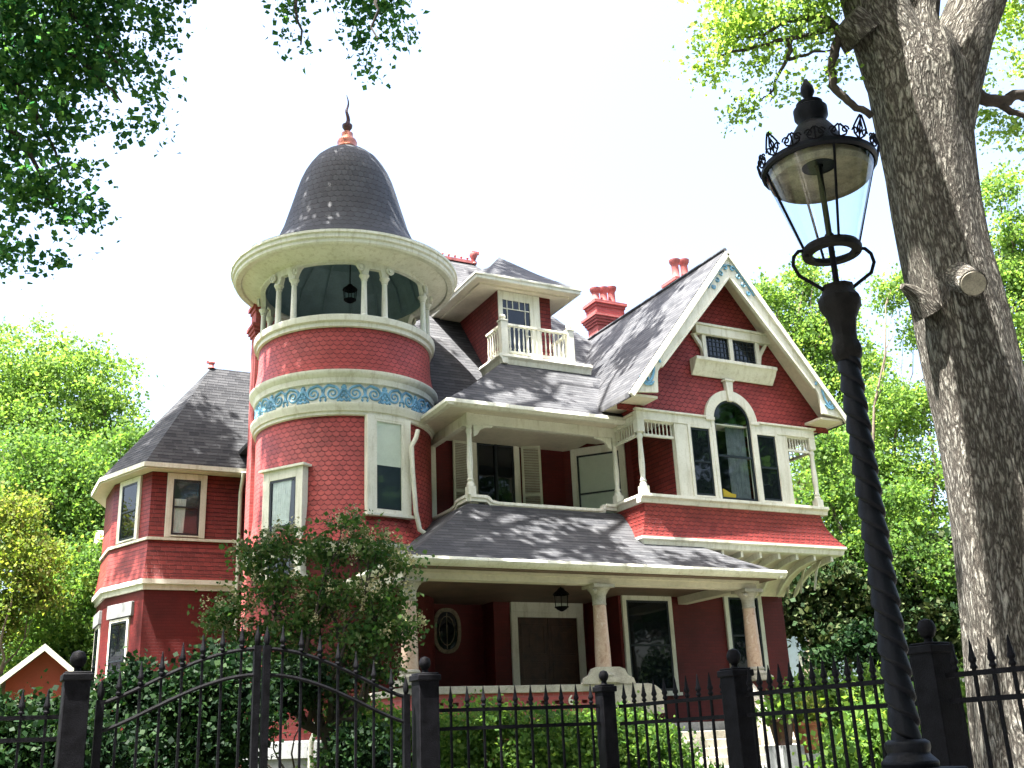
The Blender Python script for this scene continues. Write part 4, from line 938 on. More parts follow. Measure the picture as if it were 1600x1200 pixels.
def fence(p, q, zt, n, label, posts, rails=(.155, .275), extra=()):
    p = Vector(p); q = Vector(q); L = (q-p).length; d = (q-p)/L
    e = empty('iron_fence', (p.x, p.y, 0), label, 'fence', 'black spear-topped iron fence panels', True); e.rotation_euler = (0, 0, math.atan2(d.y, d.x))
    for r_ in rails: a = MB(); a.box(0, -.012, zt-r_-.012, L, .012, zt-r_+.012); a.build('rail', 'iron', e)
    a = MB(); a.box(0, -.012, .2, L, .012, .23); a.build('rail', 'iron', e)
    pm = None
    for i in range(n):
        x = L*(i+.5)/n
        if pm is None: o = picket_mesh(zt).build('picket', 'iron', e); pm = o
        else: o = pm.copy(); COL.objects.link(o); o.parent = e
        o.location = (x, 0, 0)
    for (x, w_, z_, r_) in posts:
        o = post_mesh(w_, z_, r_).build('post', 'iron', e, bevel=.006); o.location = (x, 0, 0)
    return e
FY = 6.9
P1, P2, P3 = at(121, 1048, Y=FY), at(664, 1050, Y=FY), at(944, 1068, Y=FY)
fence((-2.6, FY, 0), (P1.x-.08, FY, 0), 2.02, 24, 'leftmost black iron fence panel, ending at the ball-topped post left of the gate', [(P1.x+2.6, .145, P1.z, .047)])
fence((P2.x, FY, 0), (P3.x-.06, FY, 0), at(800, 1071, Y=FY).z, 11, 'iron fence panel right of the gate, in front of the clipped hedge', [(.0, .145, P2.z, .04), (P3.x-P2.x, .11, P3.z, .036)])
X4 = 4.36
p4 = at(1148, 1042, X=X4); p5 = at(1451, 1002, X=X4)
zs = at(1195, 1040, X=X4).z
fence((X4, FY-.08, 0), (X4, p4.y+.08, 0), 1.99, 10, 'iron fence panel in front of the stone steps, running back from the paler tall post', [(FY-.08-p4.y, .14, p4.z, .045)])
fence((X4, p4.y-.08, 0), (X4, p5.y+.08, 0), 1.99, 15, 'iron fence panel behind the street lamp, between two ball-topped posts', [(p4.y-.08-p5.y, .14, p5.z, .045)])
fence((X4, p5.y-.08, 0), (X4, 1.2, 0), 1.99, 24, 'rightmost iron fence panel, in front of the big tree trunk', [])
# double gate with arched rails
def gate(x0, x1, flip, label):
    e = empty('iron_gate', (x0, FY, 0), label, 'gate', 'two leaves of the arched iron gate', True)
    W = x1-x0; top = lambda t_: 1.93+.32*math.sin(t_*PI/2)**1.3
    T = (lambda x: x/W) if not flip else (lambda x: 1-x/W)
    for dz in (0, .16): a = MB(); a.tube([(W*i/14, 0, top(T(W*i/14))-dz) for i in range(15)], .013, 6); a.build('rail', 'iron', e)
    for z_ in (.15, 1.0): a = MB(); a.box(0, -.012, z_, W, .012, z_+.035); a.build('rail', 'iron', e)
    for x in (.02, W-.02): zz = top(T(x)); b = MB(); b.box(x-.022, -.022, .05, x+.022, .022, zz+.02); b.lathe([(.012, 0), (.02, .02), (.02, .05), (.006, .1), (0, .13)], (x, 0), 8, z0=zz+.02); b.build('stile', 'iron', e)
    n = 7
    for i in range(n):
        x = W*(i+1)/(n+1); b = picket_mesh(top(T(x))+.15, z0=.15); o = b.build('picket', 'iron', e); o.location = (x, 0, 0)
pm_ = (P1.x+P2.x)/2
pm_ = at(408, 1060, Y=FY).x
gate(P1.x+.12, pm_-.01, False, 'left leaf of the black arched iron gate'); gate(pm_+.01, P2.x-.12, True, 'right leaf of the black arched iron gate')

# ================================================================== vegetation
def leaf_mesh(name, mat, C, size, rs, parent=None, droop=0.0, shape=.45, var=.5, kind=None):
    """C: (n,3) leaf base points"""
    n = len(C); d = rs.normal(size=(n, 3)); d[:, 2] -= droop; d /= np.linalg.norm(d, axis=1)[:, None]
    q = rs.normal(size=(n, 3)); s = np.cross(d, q); s /= np.linalg.norm(s, axis=1)[:, None]
    L = size*(1+var*rs.normal(size=n).clip(-1.5, 1.5))[:, None]
    nn = np.cross(d, s)*L*.12
    V = np.stack([C, C+d*L*.5+s*L*shape+nn, C+d*L, C+d*L*.5-s*L*shape+nn], 1).reshape(-1, 3)
    me = bpy.data.meshes.new(name); me.vertices.add(4*n); me.vertices.foreach_set('co', V.ravel().astype(np.float32))
    me.loops.add(4*n); me.loops.foreach_set('vertex_index', np.arange(4*n, dtype=np.int32))
    me.polygons.add(n); me.polygons.foreach_set('loop_start', np.arange(0, 4*n, 4, dtype=np.int32))
    try: me.polygons.foreach_set('loop_total', np.full(n, 4, np.int32))
    except Exception: pass
    me.materials.append(mat); me.update(); me.validate()
    o = bpy.data.objects.new(name, me); COL.objects.link(o)
    if parent is not None: attach(o, parent)
    return o
def scatter(blobs, n, rs, clump=.35, per=45, shell=.5):
    """leaf positions: blobs -> clumps -> leaves"""
    vol = np.array([(b[3]*b[4]*b[5])**(2/3.) for b in blobs]); cnt = (n*vol/vol.sum()).astype(int); out = []
    for b, k in zip(blobs, cnt):
        nc = max(3, k//per); v = rs.normal(size=(nc, 3)); v /= np.linalg.norm(v, axis=1)[:, None]
        rr = rs.uniform(0, 1, nc)**shell; cc = v*rr[:, None]*np.array(b[3:6])+np.array(b[:3])
        idx = rs.randint(0, nc, k); wgt = rs.uniform(.5, 1.3, nc)
        p = cc[idx]+rs.normal(size=(k, 3))*clump*wgt[idx][:, None]*np.array([1, 1, .6]); out.append(p)
    return np.concatenate(out)
def curve(p, q, bend, n=8, rs=None):
    p = Vector(p); q = Vector(q); r = []
    for i in range(n+1):
        t_ = i/n; v = p.lerp(q, t_)+Vector(bend)*math.sin(PI*t_)
        if rs is not None and 0 < i < n: v += Vector(rs.normal(size=3)*(q-p).length*.025)
        r.append(v)
    return r
def tree(name, label, cat, base, blobs, n, size, mat, tr=.15, bark='bgbark', seed=1, clump=.35, group=None, per=45, shell=.5, fork=.45, droop=0, limbs=True, twigs=0, shape=.45):
    rs = np.random.RandomState(seed); e = empty(name, tuple(base), label, cat, group); base = Vector(base)
    cen = Vector(np.mean([b[:3] for b in blobs], 0)); hub = base.lerp(cen, fork); hub.x = base.x*.6+hub.x*.4; hub.y = base.y*.6+hub.y*.4
    a = MB(); a.tube(curve(base-Vector((0, 0, .3)), hub, (tr*.5, 0, 0), 8, rs), [tr*(1.25-.6*i/8) for i in range(9)], 10); a.build('trunk', bark, e, angle=80)
    if limbs:
        a = MB()
        for b in blobs:
            c = Vector(b[:3]); L = (c-hub).length; r0 = tr*.5
            path = curve(hub, c+Vector((0, 0, b[5]*.3)), (rs.normal()*L*.08, rs.normal()*L*.08, -L*.06), 8, rs); a.tube(path, [r0*(1-.85*i/8) for i in range(9)], 6)
            for k in range(twigs):
                v = rs.normal(size=3); v /= np.linalg.norm(v); en = c+Vector(v*np.array(b[3:6])*.85); st = path[5+k % 4]
                a.tube(curve(st, en, (0, 0, -.1), 5, rs), [r0*.28*(1-.8*i/5) for i in range(6)], 5)
        a.build('branch', bark, e, angle=80)
    leaf_mesh('crown', L_[mat], scatter(blobs, n, rs, clump, per, shell), size, rs, e, droop, shape)
    return e
def B(x, y, D, rx, ry=None, rz=None):
    p = at(x, y, D); return (p.x, p.y, p.z, rx, ry or rx, rz or rx*.85)
def foot(x, D, z=None):
    p = at(x, 1150, D); return (p.x, p.y, gz(p.x, p.y) if z is None else z)

# -- background trees, left
tree('tall_tree', 'tall bright green tree with billowing crown at far left behind the house', 'tree', foot(60, 44), [B(40, 580, 44, 2.6), B(130, 600, 44, 2.4), B(165, 645, 44, 1.6), B(60, 680, 44, 3.2), B(-40, 640, 44, 3), B(140, 700, 44, 2.4), B(40, 800, 44, 3.5), B(140, 850, 44, 3.0)], 72000, .12, 'bright', .35, seed=11, clump=.36, group='trees in the background', twigs=3)
tree('tall_tree', 'light green tree leaning towards the left bay roof', 'tree', foot(150, 36), [B(205, 690, 36, 1.1, 1.1, .6), B(130, 760, 36, 2.0), B(60, 740, 36, 2.0), B(10, 800, 36, 2), B(165, 790, 36, 1.0), B(110, 860, 36, 2.0), B(150, 940, 36, 1.8), B(120, 1040, 36, 2.2), B(60, 960, 36, 2)], 62000, .10, 'mid', .25, seed=12, clump=.35, group='trees in the background', twigs=3)
tree('ornamental_tree', 'yellow and red tinged small tree at the left edge', 'tree', foot(-20, 29), [B(15, 800, 29, .9), B(45, 870, 29, 1.0), B(0, 940, 29, 1.0), B(70, 930, 29, .5), B(-20, 990, 29, .8), B(-70, 880, 29, 1.2)], 24000, .075, 'yellow', .09, seed=13, clump=.2, twigs=3)
tree('dark_tree', 'dark shaded tree between the far left trees and the house bay', 'tree', foot(150, 31), [B(150, 900, 31, 1.2), B(110, 980, 31, 1.5), B(165, 1020, 31, 1.1), B(60, 1060, 31, 1.3), B(140, 1080, 31, 1.5)], 30000, .09, 'mid', .14, seed=14, clump=.28, group='trees in the background', twigs=2)
# -- background trees, right
G = 'trees in the background'
tree('tall_tree', 'sunlit tree rising directly behind the front gable roof', 'tree', foot(1270, 46), [B(1215, 470, 46, 1.5), B(1262, 440, 46, 1.1, 1.1, 1.3), B(1290, 520, 46, 1.8), B(1235, 540, 46, 1.8), B(1330, 580, 46, 1.8), B(1280, 620, 46, 2.2), B(1340, 680, 46, 2), B(1300, 740, 46, 2.2)], 42000, .125, 'bright', .3, seed=21, clump=.36, group=G, twigs=3)
tree('tall_tree', 'slender sunlit tree seen between the lamp post and the big trunk', 'tree', foot(1400, 38), [B(1395, 455, 38, .9), B(1440, 520, 38, .9), B(1385, 640, 38, 1.5), B(1430, 640, 38, 1.2), B(1340, 720, 38, 1.3), B(1420, 740, 38, 1.7), B(1350, 810, 38, 1.5), B(1440, 830, 38, 1.6)], 36000, .10, 'bright', .2, seed=22, clump=.3, group=G, twigs=4)
tree('tall_tree', 'green tree showing right of the big trunk', 'tree', foot(1640, 33), [B(1560, 300, 33, .8), B(1590, 370, 33, 1.1), B(1560, 440, 33, .9), B(1600, 500, 33, 1.3), B(1570, 560, 33, .9), B(1620, 430, 33, 1.3), B(1640, 600, 33, 1.6), B(1560, 620, 33, .7)], 24000, .10, 'bright', .25, seed=23, clump=.28, group=G, twigs=3)
tree('tall_tree', 'middle green tree right of the gable corner with bare leaning stem', 'tree', foot(1330, 34), [B(1290, 700, 34, .9), B(1300, 780, 34, 1.1), B(1380, 860, 34, 1.5), B(1300, 850, 34, 1.0), B(1450, 900, 34, 1.4), B(1340, 900, 34, 1.2), B(1400, 780, 34, 1.0)], 27000, .095, 'mid', .16, seed=24, clump=.28, group=G, twigs=4)
tree('magnolia_tree', 'dark glossy tree with pale leaf tips beside the right house corner', 'tree', foot(1290, 34), [B(1265, 910, 34, 1.1), B(1320, 920, 34, 1.25), B(1250, 960, 34, .8), B(1300, 985, 34, 1.1), B(1370, 950, 34, 1.1)], 22000, .14, 'magnolia', .09, seed=25, clump=.2, twigs=4, fork=.7)
tree('magnolia_tree', 'dark glossy tree with pale leaf tips behind the twisted lamp post', 'tree', foot(1440, 34), [B(1400, 1000, 34, 1.1), B(1450, 960, 34, 1.3), B(1490, 1010, 34, 1.1), B(1420, 900, 34, 1.1), B(1480, 880, 34, 1.1)], 19000, .14, 'magnolia', .09, seed=26, clump=.2, twigs=4, fork=.7)
tree('young_tree', 'thin dark-stemmed tree against the pale blue neighbour house', 'tree', foot(1340, 24), [B(1290, 1030, 24, .35), B(1350, 1010, 24, .6), B(1390, 1040, 24, .4)], 3500, .1, 'dark', .06, seed=27, clump=.15, twigs=5, fork=.6)
# -- shrubs
def shrub(label, base, blobs, n, size, mat, seed, name='shrub', group='shrubs along the house and fence', clump=.14, **k): return tree(name, label, 'shrub', base, blobs, n, size, mat, .03, 'twig', seed, clump, group, per=30, shell=.4, **k)
shrub('low sunny shrub beyond the steps, left of the twisted lamp post', foot(1300, 19), [B(1270, 1085, 19, .4), B(1330, 1095, 19, .45), B(1380, 1080, 19, .45), B(1300, 1130, 19, .5), B(1390, 1130, 19, .6)], 13000, .07, 'mid', 31)
shrub('low green shrub between the lamp post and the big trunk', foot(1450, 15), [B(1400, 1160, 15, .4), B(1480, 1130, 15, .4), B(1500, 1080, 15, .35), B(1460, 1180, 15, .4)], 9000, .055, 'mid', 32)
shrub('leafy ground plants at the lower right foot of the trunk', foot(1400, 9.5), [B(1330, 1180, 9.5, .22), B(1385, 1175, 9.5, .25), B(1500, 1190, 9.5, .2), B(1365, 1120, 9.5, .15)], 5000, .045, 'mid', 33)
shrub('clipped green hedge below the porch rail', foot(800, 15), [B(x, y, 15.5, .5, .5, .42) for x, y in ((560, 1140), (620, 1150), (690, 1150), (750, 1140), (810, 1150), (870, 1150), (930, 1150), (990, 1165), (1035, 1190))]+[B(x, 1215, 15.5, .6, .6, .5) for x in (560, 640, 720, 800, 880, 950)], 52000, .052, 'mid', 34, 'hedge', limbs=False, clump=.12)
shrub('bright rounded shrub beside the stone steps', foot(1020, 16), [B(985, 1140, 16.3, .3), B(1010, 1165, 16.3, .3)], 9000, .045, 'mid', 35)
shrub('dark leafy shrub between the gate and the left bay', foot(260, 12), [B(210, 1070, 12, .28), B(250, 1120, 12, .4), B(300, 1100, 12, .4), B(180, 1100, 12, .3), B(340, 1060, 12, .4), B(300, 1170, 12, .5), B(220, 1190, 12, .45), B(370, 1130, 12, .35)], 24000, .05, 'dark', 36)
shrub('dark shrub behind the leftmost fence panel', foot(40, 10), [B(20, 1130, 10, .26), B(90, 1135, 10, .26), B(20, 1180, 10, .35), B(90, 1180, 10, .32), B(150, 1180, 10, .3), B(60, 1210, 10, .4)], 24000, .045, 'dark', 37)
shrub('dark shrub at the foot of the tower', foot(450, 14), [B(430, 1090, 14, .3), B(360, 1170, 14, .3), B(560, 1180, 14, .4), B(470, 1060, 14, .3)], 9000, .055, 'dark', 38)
# -- flowering privet in front of the tower
pv = [B(540, 815, 14.5, .20), B(440, 850, 14.5, .3), B(400, 870, 14.5, .3), B(500, 860, 14.5, .3), B(590, 870, 14.5, .32), B(560, 850, 14.5, .2), B(630, 880, 14.5, .15), B(430, 920, 14.5, .35), B(360, 950, 14.5, .3), B(520, 930, 14.5, .42), B(600, 940, 14.5, .35), B(470, 980, 14.5, .42), B(560, 1000, 14.5, .45), B(620, 980, 14.5, .3), B(400, 1000, 14.5, .35), B(340, 980, 14.5, .16), B(440, 1050, 14.5, .35), B(530, 1070, 14.5, .4), B(590, 1050, 14.5, .3)]
bs = at(508, 1200, 14.5); bs = (bs.x, bs.y, gz(bs.x, bs.y))
pe = tree('flowering_tree', 'small tree with cream flower clusters in front of the round tower', 'tree', bs, pv, 16000, .052, 'privet', .09, 'twig', 41, .13, per=28, twigs=3, fork=.35, shell=.45)
rs = np.random.RandomState(42); pts = []
for b in pv:
    for k in range(7):
        v = rs.normal(size=3); v[2] = abs(v[2]); v /= np.linalg.norm(v); c = np.array(b[:3])+v*np.array(b[3:6])*1.15
        pts.append(c+rs.normal(size=(34, 3))*np.array([.03, .03, .06]))
leaf_mesh('flower_cluster', L_['flower'], np.concatenate(pts), .026, rs, pe)
# -- big oak, trunk out of the frame to the left, crown hanging into it and over the house front
ok = [B(60, 50, 13, 1.1), B(170, 20, 13, .9), B(60, 190, 13, .8), B(130, 110, 13, .7), B(215, 130, 13, .42), B(235, 40, 13, .4), B(230, 190, 13, .2, .3, .2), B(30, 300, 13, .6), B(90, 290, 13, .5), B(150, 330, 13, .22), B(120, 350, 13, .25), B(15, 400, 13, .4), B(80, 395, 13, .2), B(190, 215, 13, .12), B(0, 120, 13, 1.0), B(-80, 200, 13, 1.4), B(-80, 0, 13, 1.8), B(60, -80, 13, 1.4), B(200, -60, 13, 1.0),
      B(460, 10, 14, .28), B(465, 60, 14, .2), B(590, 10, 14, .5), B(570, 90, 14, .28), B(620, 50, 14, .3), B(545, 30, 14, .25), B(560, -40, 14, .6), B(455, -50, 14, .5)]
rs = np.random.RandomState(5)
over = []
for x, y, r, k in ((1.2, 17, 1.5, 1.05), (3.6, 17.8, 1.5, 1.02), (6.6, 17.6, .9, 1.02), (9.0, 16.8, .7, 1.02), (1.5, 20.5, 1.8, 1.0), (4.4, 20.6, 1.8, .98), (6.9, 20.6, 1.0, 1.0), (3.9, 22.6, 1.5, .98), (8.8, 22.3, .8, 1.0), (2.3, 24, 1.8, 1.0), (5.0, 23.4, .9, 1.0), (-1, 27, 2.0, .86), (-3.8, 24.6, 1.7, 1.0), (-4.5, 22, 1.5, 1.0), (10.2, 20.3, .95, 1.0), (11.3, 22.6, .9, 1.0), (12.3, 20.2, .8, 1.0), (9.6, 24.5, 1.0, 1.0), (0, 16, 2, .95), (0.5, 9, 2.0, 1.25), (3.2, 9.5, 1.8, 1.25), (1, 13, 2.0, 1.1), (4.0, 13.2, 1.6, 1.1), (7, 13, 1.4, 1.15), (6, 9.5, 1.4, 1.3)):
    z = 1.6+math.hypot(x, y)*k+r*.4; over.append((x, y, z, r, r, r*.4))
oke = tree('oak_tree', 'large overhanging dark-leaved oak whose crown fills the top left corner', 'tree', (-4.2, 14.5, .9), ok, 30000, .075, 'oak', .5, 'bark', 51, .17, per=40, fork=.75, shell=.45, limbs=False)
leaf_mesh('upper_crown', L_['oak'], scatter(over, 34000, rs, .4, 60, .5), .24, rs, oke)
for b in over:
    a = MB(); a.tube(curve((-4.0, 15.0, 15.5), b[:3], (0, 0, 2.5), 8, rs), [.22*(1-.85*i/8) for i in range(9)], 7); a.build('limb', 'twig', oke)
for p0, p1 in (((95, 0), (215, 150)), ((20, 120), (110, 290)), ((10, 200), (90, 330)), ((60, 60), (190, 160)), ((575, -60), (590, 60)), ((440, -60), (470, 70)), ((-60, 60), (60, 190)), ((-60, -40), (95, 0))):
    a = MB(); a.tube(curve(at(*p0, 13), at(*p1, 13), (.05, 0, .1), 8, rs), [.045*(1-.7*i/8) for i in range(9)], 6); a.build('branch', 'twig', oke)

# -- the big foreground tree
TD = 8.0
bt = empty('street_tree', tuple(Vector((at(1610, 1200, TD).x, at(1610, 1200, TD).y, 0))), 'huge grey-barked tree leaning beside the street lamp with sawn limb stubs', 'tree')
cl = [(1672, 1500, 112), (1650, 1340, 98), (1622, 1200, 90), (1606, 1100, 86), (1592, 1000, 82), (1578, 900, 79), (1563, 800, 76), (1547, 700, 73), (1530, 620, 71), (1514, 550, 69), (1498, 477, 67), (1478, 400, 65), (1464, 330, 65), (1455, 270, 66), (1447, 220, 68), (1440, 170, 72), (1434, 130, 74), (1424, 80, 64)]
def px_path(cl, D, dd=0): 
    P, R_ = [], []
    for i, (x, y, w_) in enumerate(cl):
        p = at(x, y, D+dd*i); P.append(p); R_.append(w_*(p-Vector((0, 0, EYE))).length/F*math.cos(math.atan(math.hypot(x-800, y-600)/F))*1.0)
    return P, R_
def limb(mb, P, R_, seg, amp, rs, sub=6, flutes=9):
    # resample and displace radially for an uneven, fluted trunk
    QP, QR = [], []
    for i in range(len(P)-1):
        for k in range(sub): t_ = k/sub; QP.append(P[i].lerp(P[i+1], t_)); QR.append(R_[i]*(1-t_)+R_[i+1]*t_)
    QP.append(P[-1]); QR.append(R_[-1]); b0 = len(mb.v)
    mb.tube(QP, QR, seg, True); ph = rs.uniform(0, 6.28, 8)
    for i in range(len(QP)):
        for k in range(seg):
            th = 2*PI*k/seg; z = i/sub
            f = 1+amp*(.5*math.sin(flutes*th+ph[0]+.8*math.sin(z*.7+ph[1]))+.5*math.sin(4*th+ph[2]+z*.5)+.4*math.sin(13*th+ph[3]+math.sin(z*1.3))*.6+.35*math.sin(2*th+z*.9+ph[4]))
            j = b0+i*seg+k; v = Vector(mb.v[j]); mb.v[j] = tuple(QP[i]+(v-QP[i])*f)
rs = np.random.RandomState(8); a = MB()
P, R_ = px_path(cl, TD); limb(a, P, R_, 96, .045, rs)
P, R_ = px_path([(1432, 190, 50), (1408, 110, 58), (1378, 40, 50), (1358, -20, 46), (1335, -90, 42)], TD); limb(a, P, R_, 48, .05, rs)
P, R_ = px_path([(1462, 210, 56), (1482, 130, 50), (1505, 60, 43), (1528, 0, 40), (1556, -80, 36), (1585, -160, 30)], TD); limb(a, P, R_, 48, .05, rs)
P, R_ = px_path([(1436, 150, 48), (1436, 90, 40), (1432, 30, 32), (1440, -40, 30), (1450, -120, 26)], TD, .05); limb(a, P, R_, 40, .05, rs)
a.build('trunk', 'bark', bt, angle=80)
a = MB(); P, R_ = px_path([(1350, 60, 34), (1335, 42, 30), (1322, 30, 26)], TD-.1, -.03); limb(a, P, R_, 24, .06, rs, 3); a.build('limb_stub', 'bark', bt, angle=70); a = MB()
P, R_ = px_path([(1452, 492, 22), (1436, 466, 15), (1420, 453, 10), (1409, 447, 5)], TD-.2, -.03); limb(a, P, R_, 24, .08, rs, 3); a.build('limb_stub', 'bark', bt, angle=70); a = MB()
q0, q1 = at(1498, 432, TD-.25), at(1521, 443, TD-.85); a.tube([q0, q0.lerp(q1, .5), q1], [.12, .105, .098], 24); a.build('limb_stub', 'bark', bt, angle=70)
a = MB(); d = (q1-q0).normalized(); a.tube([q1+d*.002, q1+d*.012], [.088, .085], 24); a.build('cut_face', 'cut', bt)
a = MB()
def br(pts, D, r0, r1, parts=None):
    P = [at(x, y, D+(pts[i][2] if len(pts[i]) > 2 else 0)) for i, (x, y, *_) in enumerate(pts)]
    Q = []
    for i in range(len(P)-1):
        for k in range(4): Q.append(P[i].lerp(P[i+1], k/4)+Vector(rs.normal(size=3)*.008))
    Q.append(P[-1]); n = len(Q); a = MB(); a.tube(Q, [r0+(r1-r0)*i/(n-1) for i in range(n)], 8); a.build('branch', 'twig', bt, angle=80)
br([(1318, 50), (1302, 78), (1297, 110), (1308, 140), (1330, 162), (1362, 182)], TD-.05, .045, .03)
br([(1320, 58), (1294, 34), (1255, 26), (1220, 36), (1190, 58)], TD, .05, .012)
br([(1290, 34), (1288, 48), (1262, 56), (1200, 68), (1150, 82), (1115, 88)], TD, .04, .007)
br([(1235, 60), (1232, 88), (1218, 110), (1208, 140), (1190, 156)], TD, .025, .006)
br([(1232, 90), (1262, 84), (1300, 78)], TD, .02, .008)
br([(1206, 140), (1204, 158)], TD, .008, .004)
br([(1190, 58), (1176, 40), (1180, 10)], TD, .012, .006)
br([(1500, 142), (1530, 150), (1560, 160), (1585, 150), (1620, 148)], TD, .06, .045)
br([(1560, 160), (1580, 175), (1625, 190)], TD, .035, .02)
br([(1190, 58), (1150, 60), (1100, 40)], TD, .01, .005)
cr = [B(1125, 60, TD, .28, .3, .2), B(1170, 40, TD, .3), B(1230, 30, TD, .28), B(1270, 60, TD, .18), B(1110, 110, TD, .16), B(1190, 100, TD, .18), B(1225, 140, TD, .12), B(1300, 120, TD, .13), B(1150, -20, TD, .4), B(1270, -30, TD, .4), B(1160, 175, TD, .12, .2, .12), B(1280, 20, TD, .2), B(1400, 70, TD+1.5, .3), B(1465, 50, TD+1.5, .3), B(1550, 190, TD+.5, .16), B(1590, 200, TD+.5, .2), B(1580, 20, TD+.5, .35), B(1540, 130, TD+.6, .12), B(1600, 100, TD+1, .15)]
leaf_mesh('crown', L_['lime'], scatter(cr, 13000, rs, .11, 22, .6), .034, rs, bt, .3)
ov2 = [(10, 8, 15, 2.0, 2.0, .9), (8.5, 3, 12.5, 1.8, 1.8, .8), (10.5, 12.5, 18.6, 1.2, 1.2, .6), (13.0, 12, 19.5, 1.6, 1.6, .7), (2.8, .5, 11, 2.3, 2.3, .9), (0, 3, 11, 2.4, 2.4, .9), (0, -2.5, 11, 2.4, 2.4, .9), (4, -3.5, 11.5, 2.4, 2.4, .9), (-3.5, .5, 11, 2.4, 2.4, .9), (1.5, 5.5, 12, 1.6, 1.6, .7)]
leaf_mesh('upper_crown', L_['mid'], scatter(ov2, 30000, rs, .4, 60, .5), .23, rs, bt)
lim = [at(x, y, TD)+SUN*h for x, y, h in ((1384, 30, .8), (1392, 150, 2.2), (1412, 260, 3.2), (1455, 400, 4.2), (1528, 540, 5.2), (1578, 680, 6.2), (1612, 850, 7.5), (1648, 1050, 9), (1685, 1300, 11))]
a = MB(); a.tube(lim, [.2, .26, .27, .25, .17, .15, .15, .15, .13], 16); a.build('limb', 'bark', bt, angle=80)  # unseen limb, added and shaped to cast a shadow band down the trunk
h0 = at(1585, -160, TD)
for b in ov2: a = MB(); a.tube(curve(h0, b[:3], (0, 0, .8), 8, rs), [.16*(1-.85*i/8) for i in range(9)], 7); a.build('limb', 'twig', bt)
# -- trees on the other side of the street, seen only as reflections and shade
for i, (x, y) in enumerate(((-7, -15), (4, -17), (14, -14), (-15, 3), (24, -13), (36, -13), (48, -10), (-22, 14))):
    tree('street_tree', ['broad tree across the street, furthest left', 'broad tree across the street, second from the left', 'broad tree across the street, third from the left', 'broad tree on the near pavement far to the left', 'broad tree across the street, fourth from the left', 'broad tree across the street, fifth from the left', 'broad tree across the street, furthest right', 'broad tree in the next garden, far out to the left'][i], 'tree', (x, y, 0), [(x+dx*1.5, y+dy*1.5, z*1.3, 3.4, 3.4, 2.6) for dx, dy, z in ((0, 0, 8), (3, 1, 6.5), (-3, 0, 6.8), (0, -1, 12.5), (2.5, 1, 11), (-2.6, 1, 12), (0, 1, 17), (2, 0, 15), (-2.5, 0, 15.5))], 14000, .5, 'oak', .35, seed=70+i, clump=.7, group='trees across the street')

tree('hedge_row', 'long tall hedge on the far side of the street', 'hedge', (15, -19.5, 0), [(x, -19.5+.8*math.sin(x*1.7), z, 3, 1.2, 2.2) for x in range(-30, 66, 4) for z in (1.6, 4.6)], 26000, .55, 'dark', .1, seed=91, clump=.6, limbs=False)
# -- pots on the right of the steps
for i, (x, y, D, s_) in enumerate(((1222, 1142, 18.0, .22), (1262, 1150, 18.3, .26))):
    p = at(x, y, D); e = empty('planter', tuple(p), ['small dark flower pot behind the carved step cheek', 'larger terracotta pot right of the carved step cheek'][i], 'flower pot', 'flower pots by the steps')
    a = MB(); a.lathe([(.0, -s_), (s_*.6, -s_), (s_*.9, s_*.6), (s_, s_*.65), (s_, s_*.85), (s_*.88, s_*.85), (s_*.8, s_*.5), (0, s_*.5)], (p.x, p.y), 20, z0=p.z); a.build('pot', 'terracotta' if i else 'wood', e)
    leaf_mesh('plant', L_['yellow' if i else 'mid'], scatter([(p.x, p.y, p.z+s_*1.4, s_, s_, s_)], 900, rs, .13, 60), .06, rs, e)
    a = MB(); a.box(p.x-s_, p.y-s_, .6, p.x+s_, p.y+s_, p.z-s_); a.build('stand', 'basestone', e)

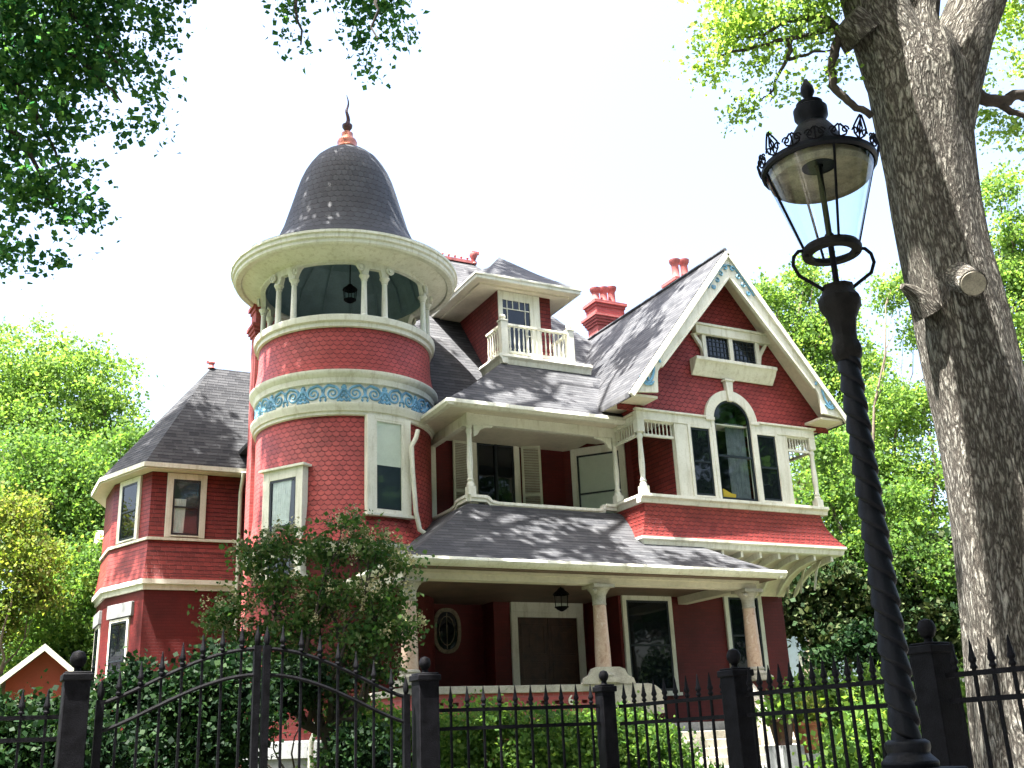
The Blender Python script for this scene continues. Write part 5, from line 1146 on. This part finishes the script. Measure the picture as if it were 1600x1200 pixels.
# -- ground cover
pts = []
rs = np.random.RandomState(77); n = 26000; x = rs.uniform(-1, 24, n); y = rs.uniform(7.4, 24, n); k = (y > 7.3) & ~((x > 13.1) & (x < 15.3) & (y < 18)); x, y = x[k], y[k]
leaf_mesh('ground_cover', L_['lawn'], np.stack([x, y, np.array([gz(a_, b_) for a_, b_ in zip(x, y)])], 1), .12, rs, None, -1.5, .12)['kind'] = 'stuff'

# -- neighbouring houses
def neighbour(name, label, cx, cy, w_, d_, h, rh, wall, ang=0, eave=.3):
    e = empty(name, (cx, cy, .8), label, 'house', None, True); e.rotation_euler = (0, 0, ang)
    a = MB(); a.box(-w_/2, 0, -.8, w_/2, d_, h); a.prism([(-w_/2, .002, h), (w_/2, .002, h), (0, .002, h+rh)], (0, d_-.004, 0)); a.build('wall', wall, e)
    a = MB()
    for s_ in (-1, 1): a.prism([(0, -.3, h+rh+.05), (s_*(w_/2+eave), -.3, h-rh*eave/(w_/2)+.05), (s_*(w_/2+eave), -.3, h-rh*eave/(w_/2)-.08), (0, -.3, h+rh-.08)], (0, d_+.6, 0))
    a.build('roof', 'farroof', e)
    a = MB()
    for s_ in (-1, 1): a.prism([(0, -.36, h+rh+.06), (s_*(w_/2+eave), -.36, h-rh*eave/(w_/2)+.06), (s_*(w_/2+eave), -.36, h-rh*eave/(w_/2)-.1), (0, -.36, h+rh-.1)], (0, .05, 0))
    a.build('barge_board', 'trim', e)
    for x in (-w_/4, w_/4):
        a = MB(); a.box(x-.5, -.06, h-2.2, x+.5, -.002, h-.6); wf = a.build('window', 'trim', e)
        a = MB(); a.face([(x-.4, -.065, h-2.1), (x+.4, -.065, h-2.1), (x+.4, -.065, h-.7), (x-.4, -.065, h-.7)]); a.build('pane', 'pane', wf, recalc=False)
    return e
p = at(72, 1012, 26); neighbour('small_red_house', 'small red gabled outbuilding with pale barge boards at lower left', p.x, p.y, 1.6, 4, p.z-.8-.68, .68, 'farred', -YAW*.3, .25)
p = at(1330, 985, 48); neighbour('pale_blue_house', 'pale blue clapboard house glimpsed through the trees at right', p.x, p.y, 9, 8, 4.6, 3, 'siding', -.2)
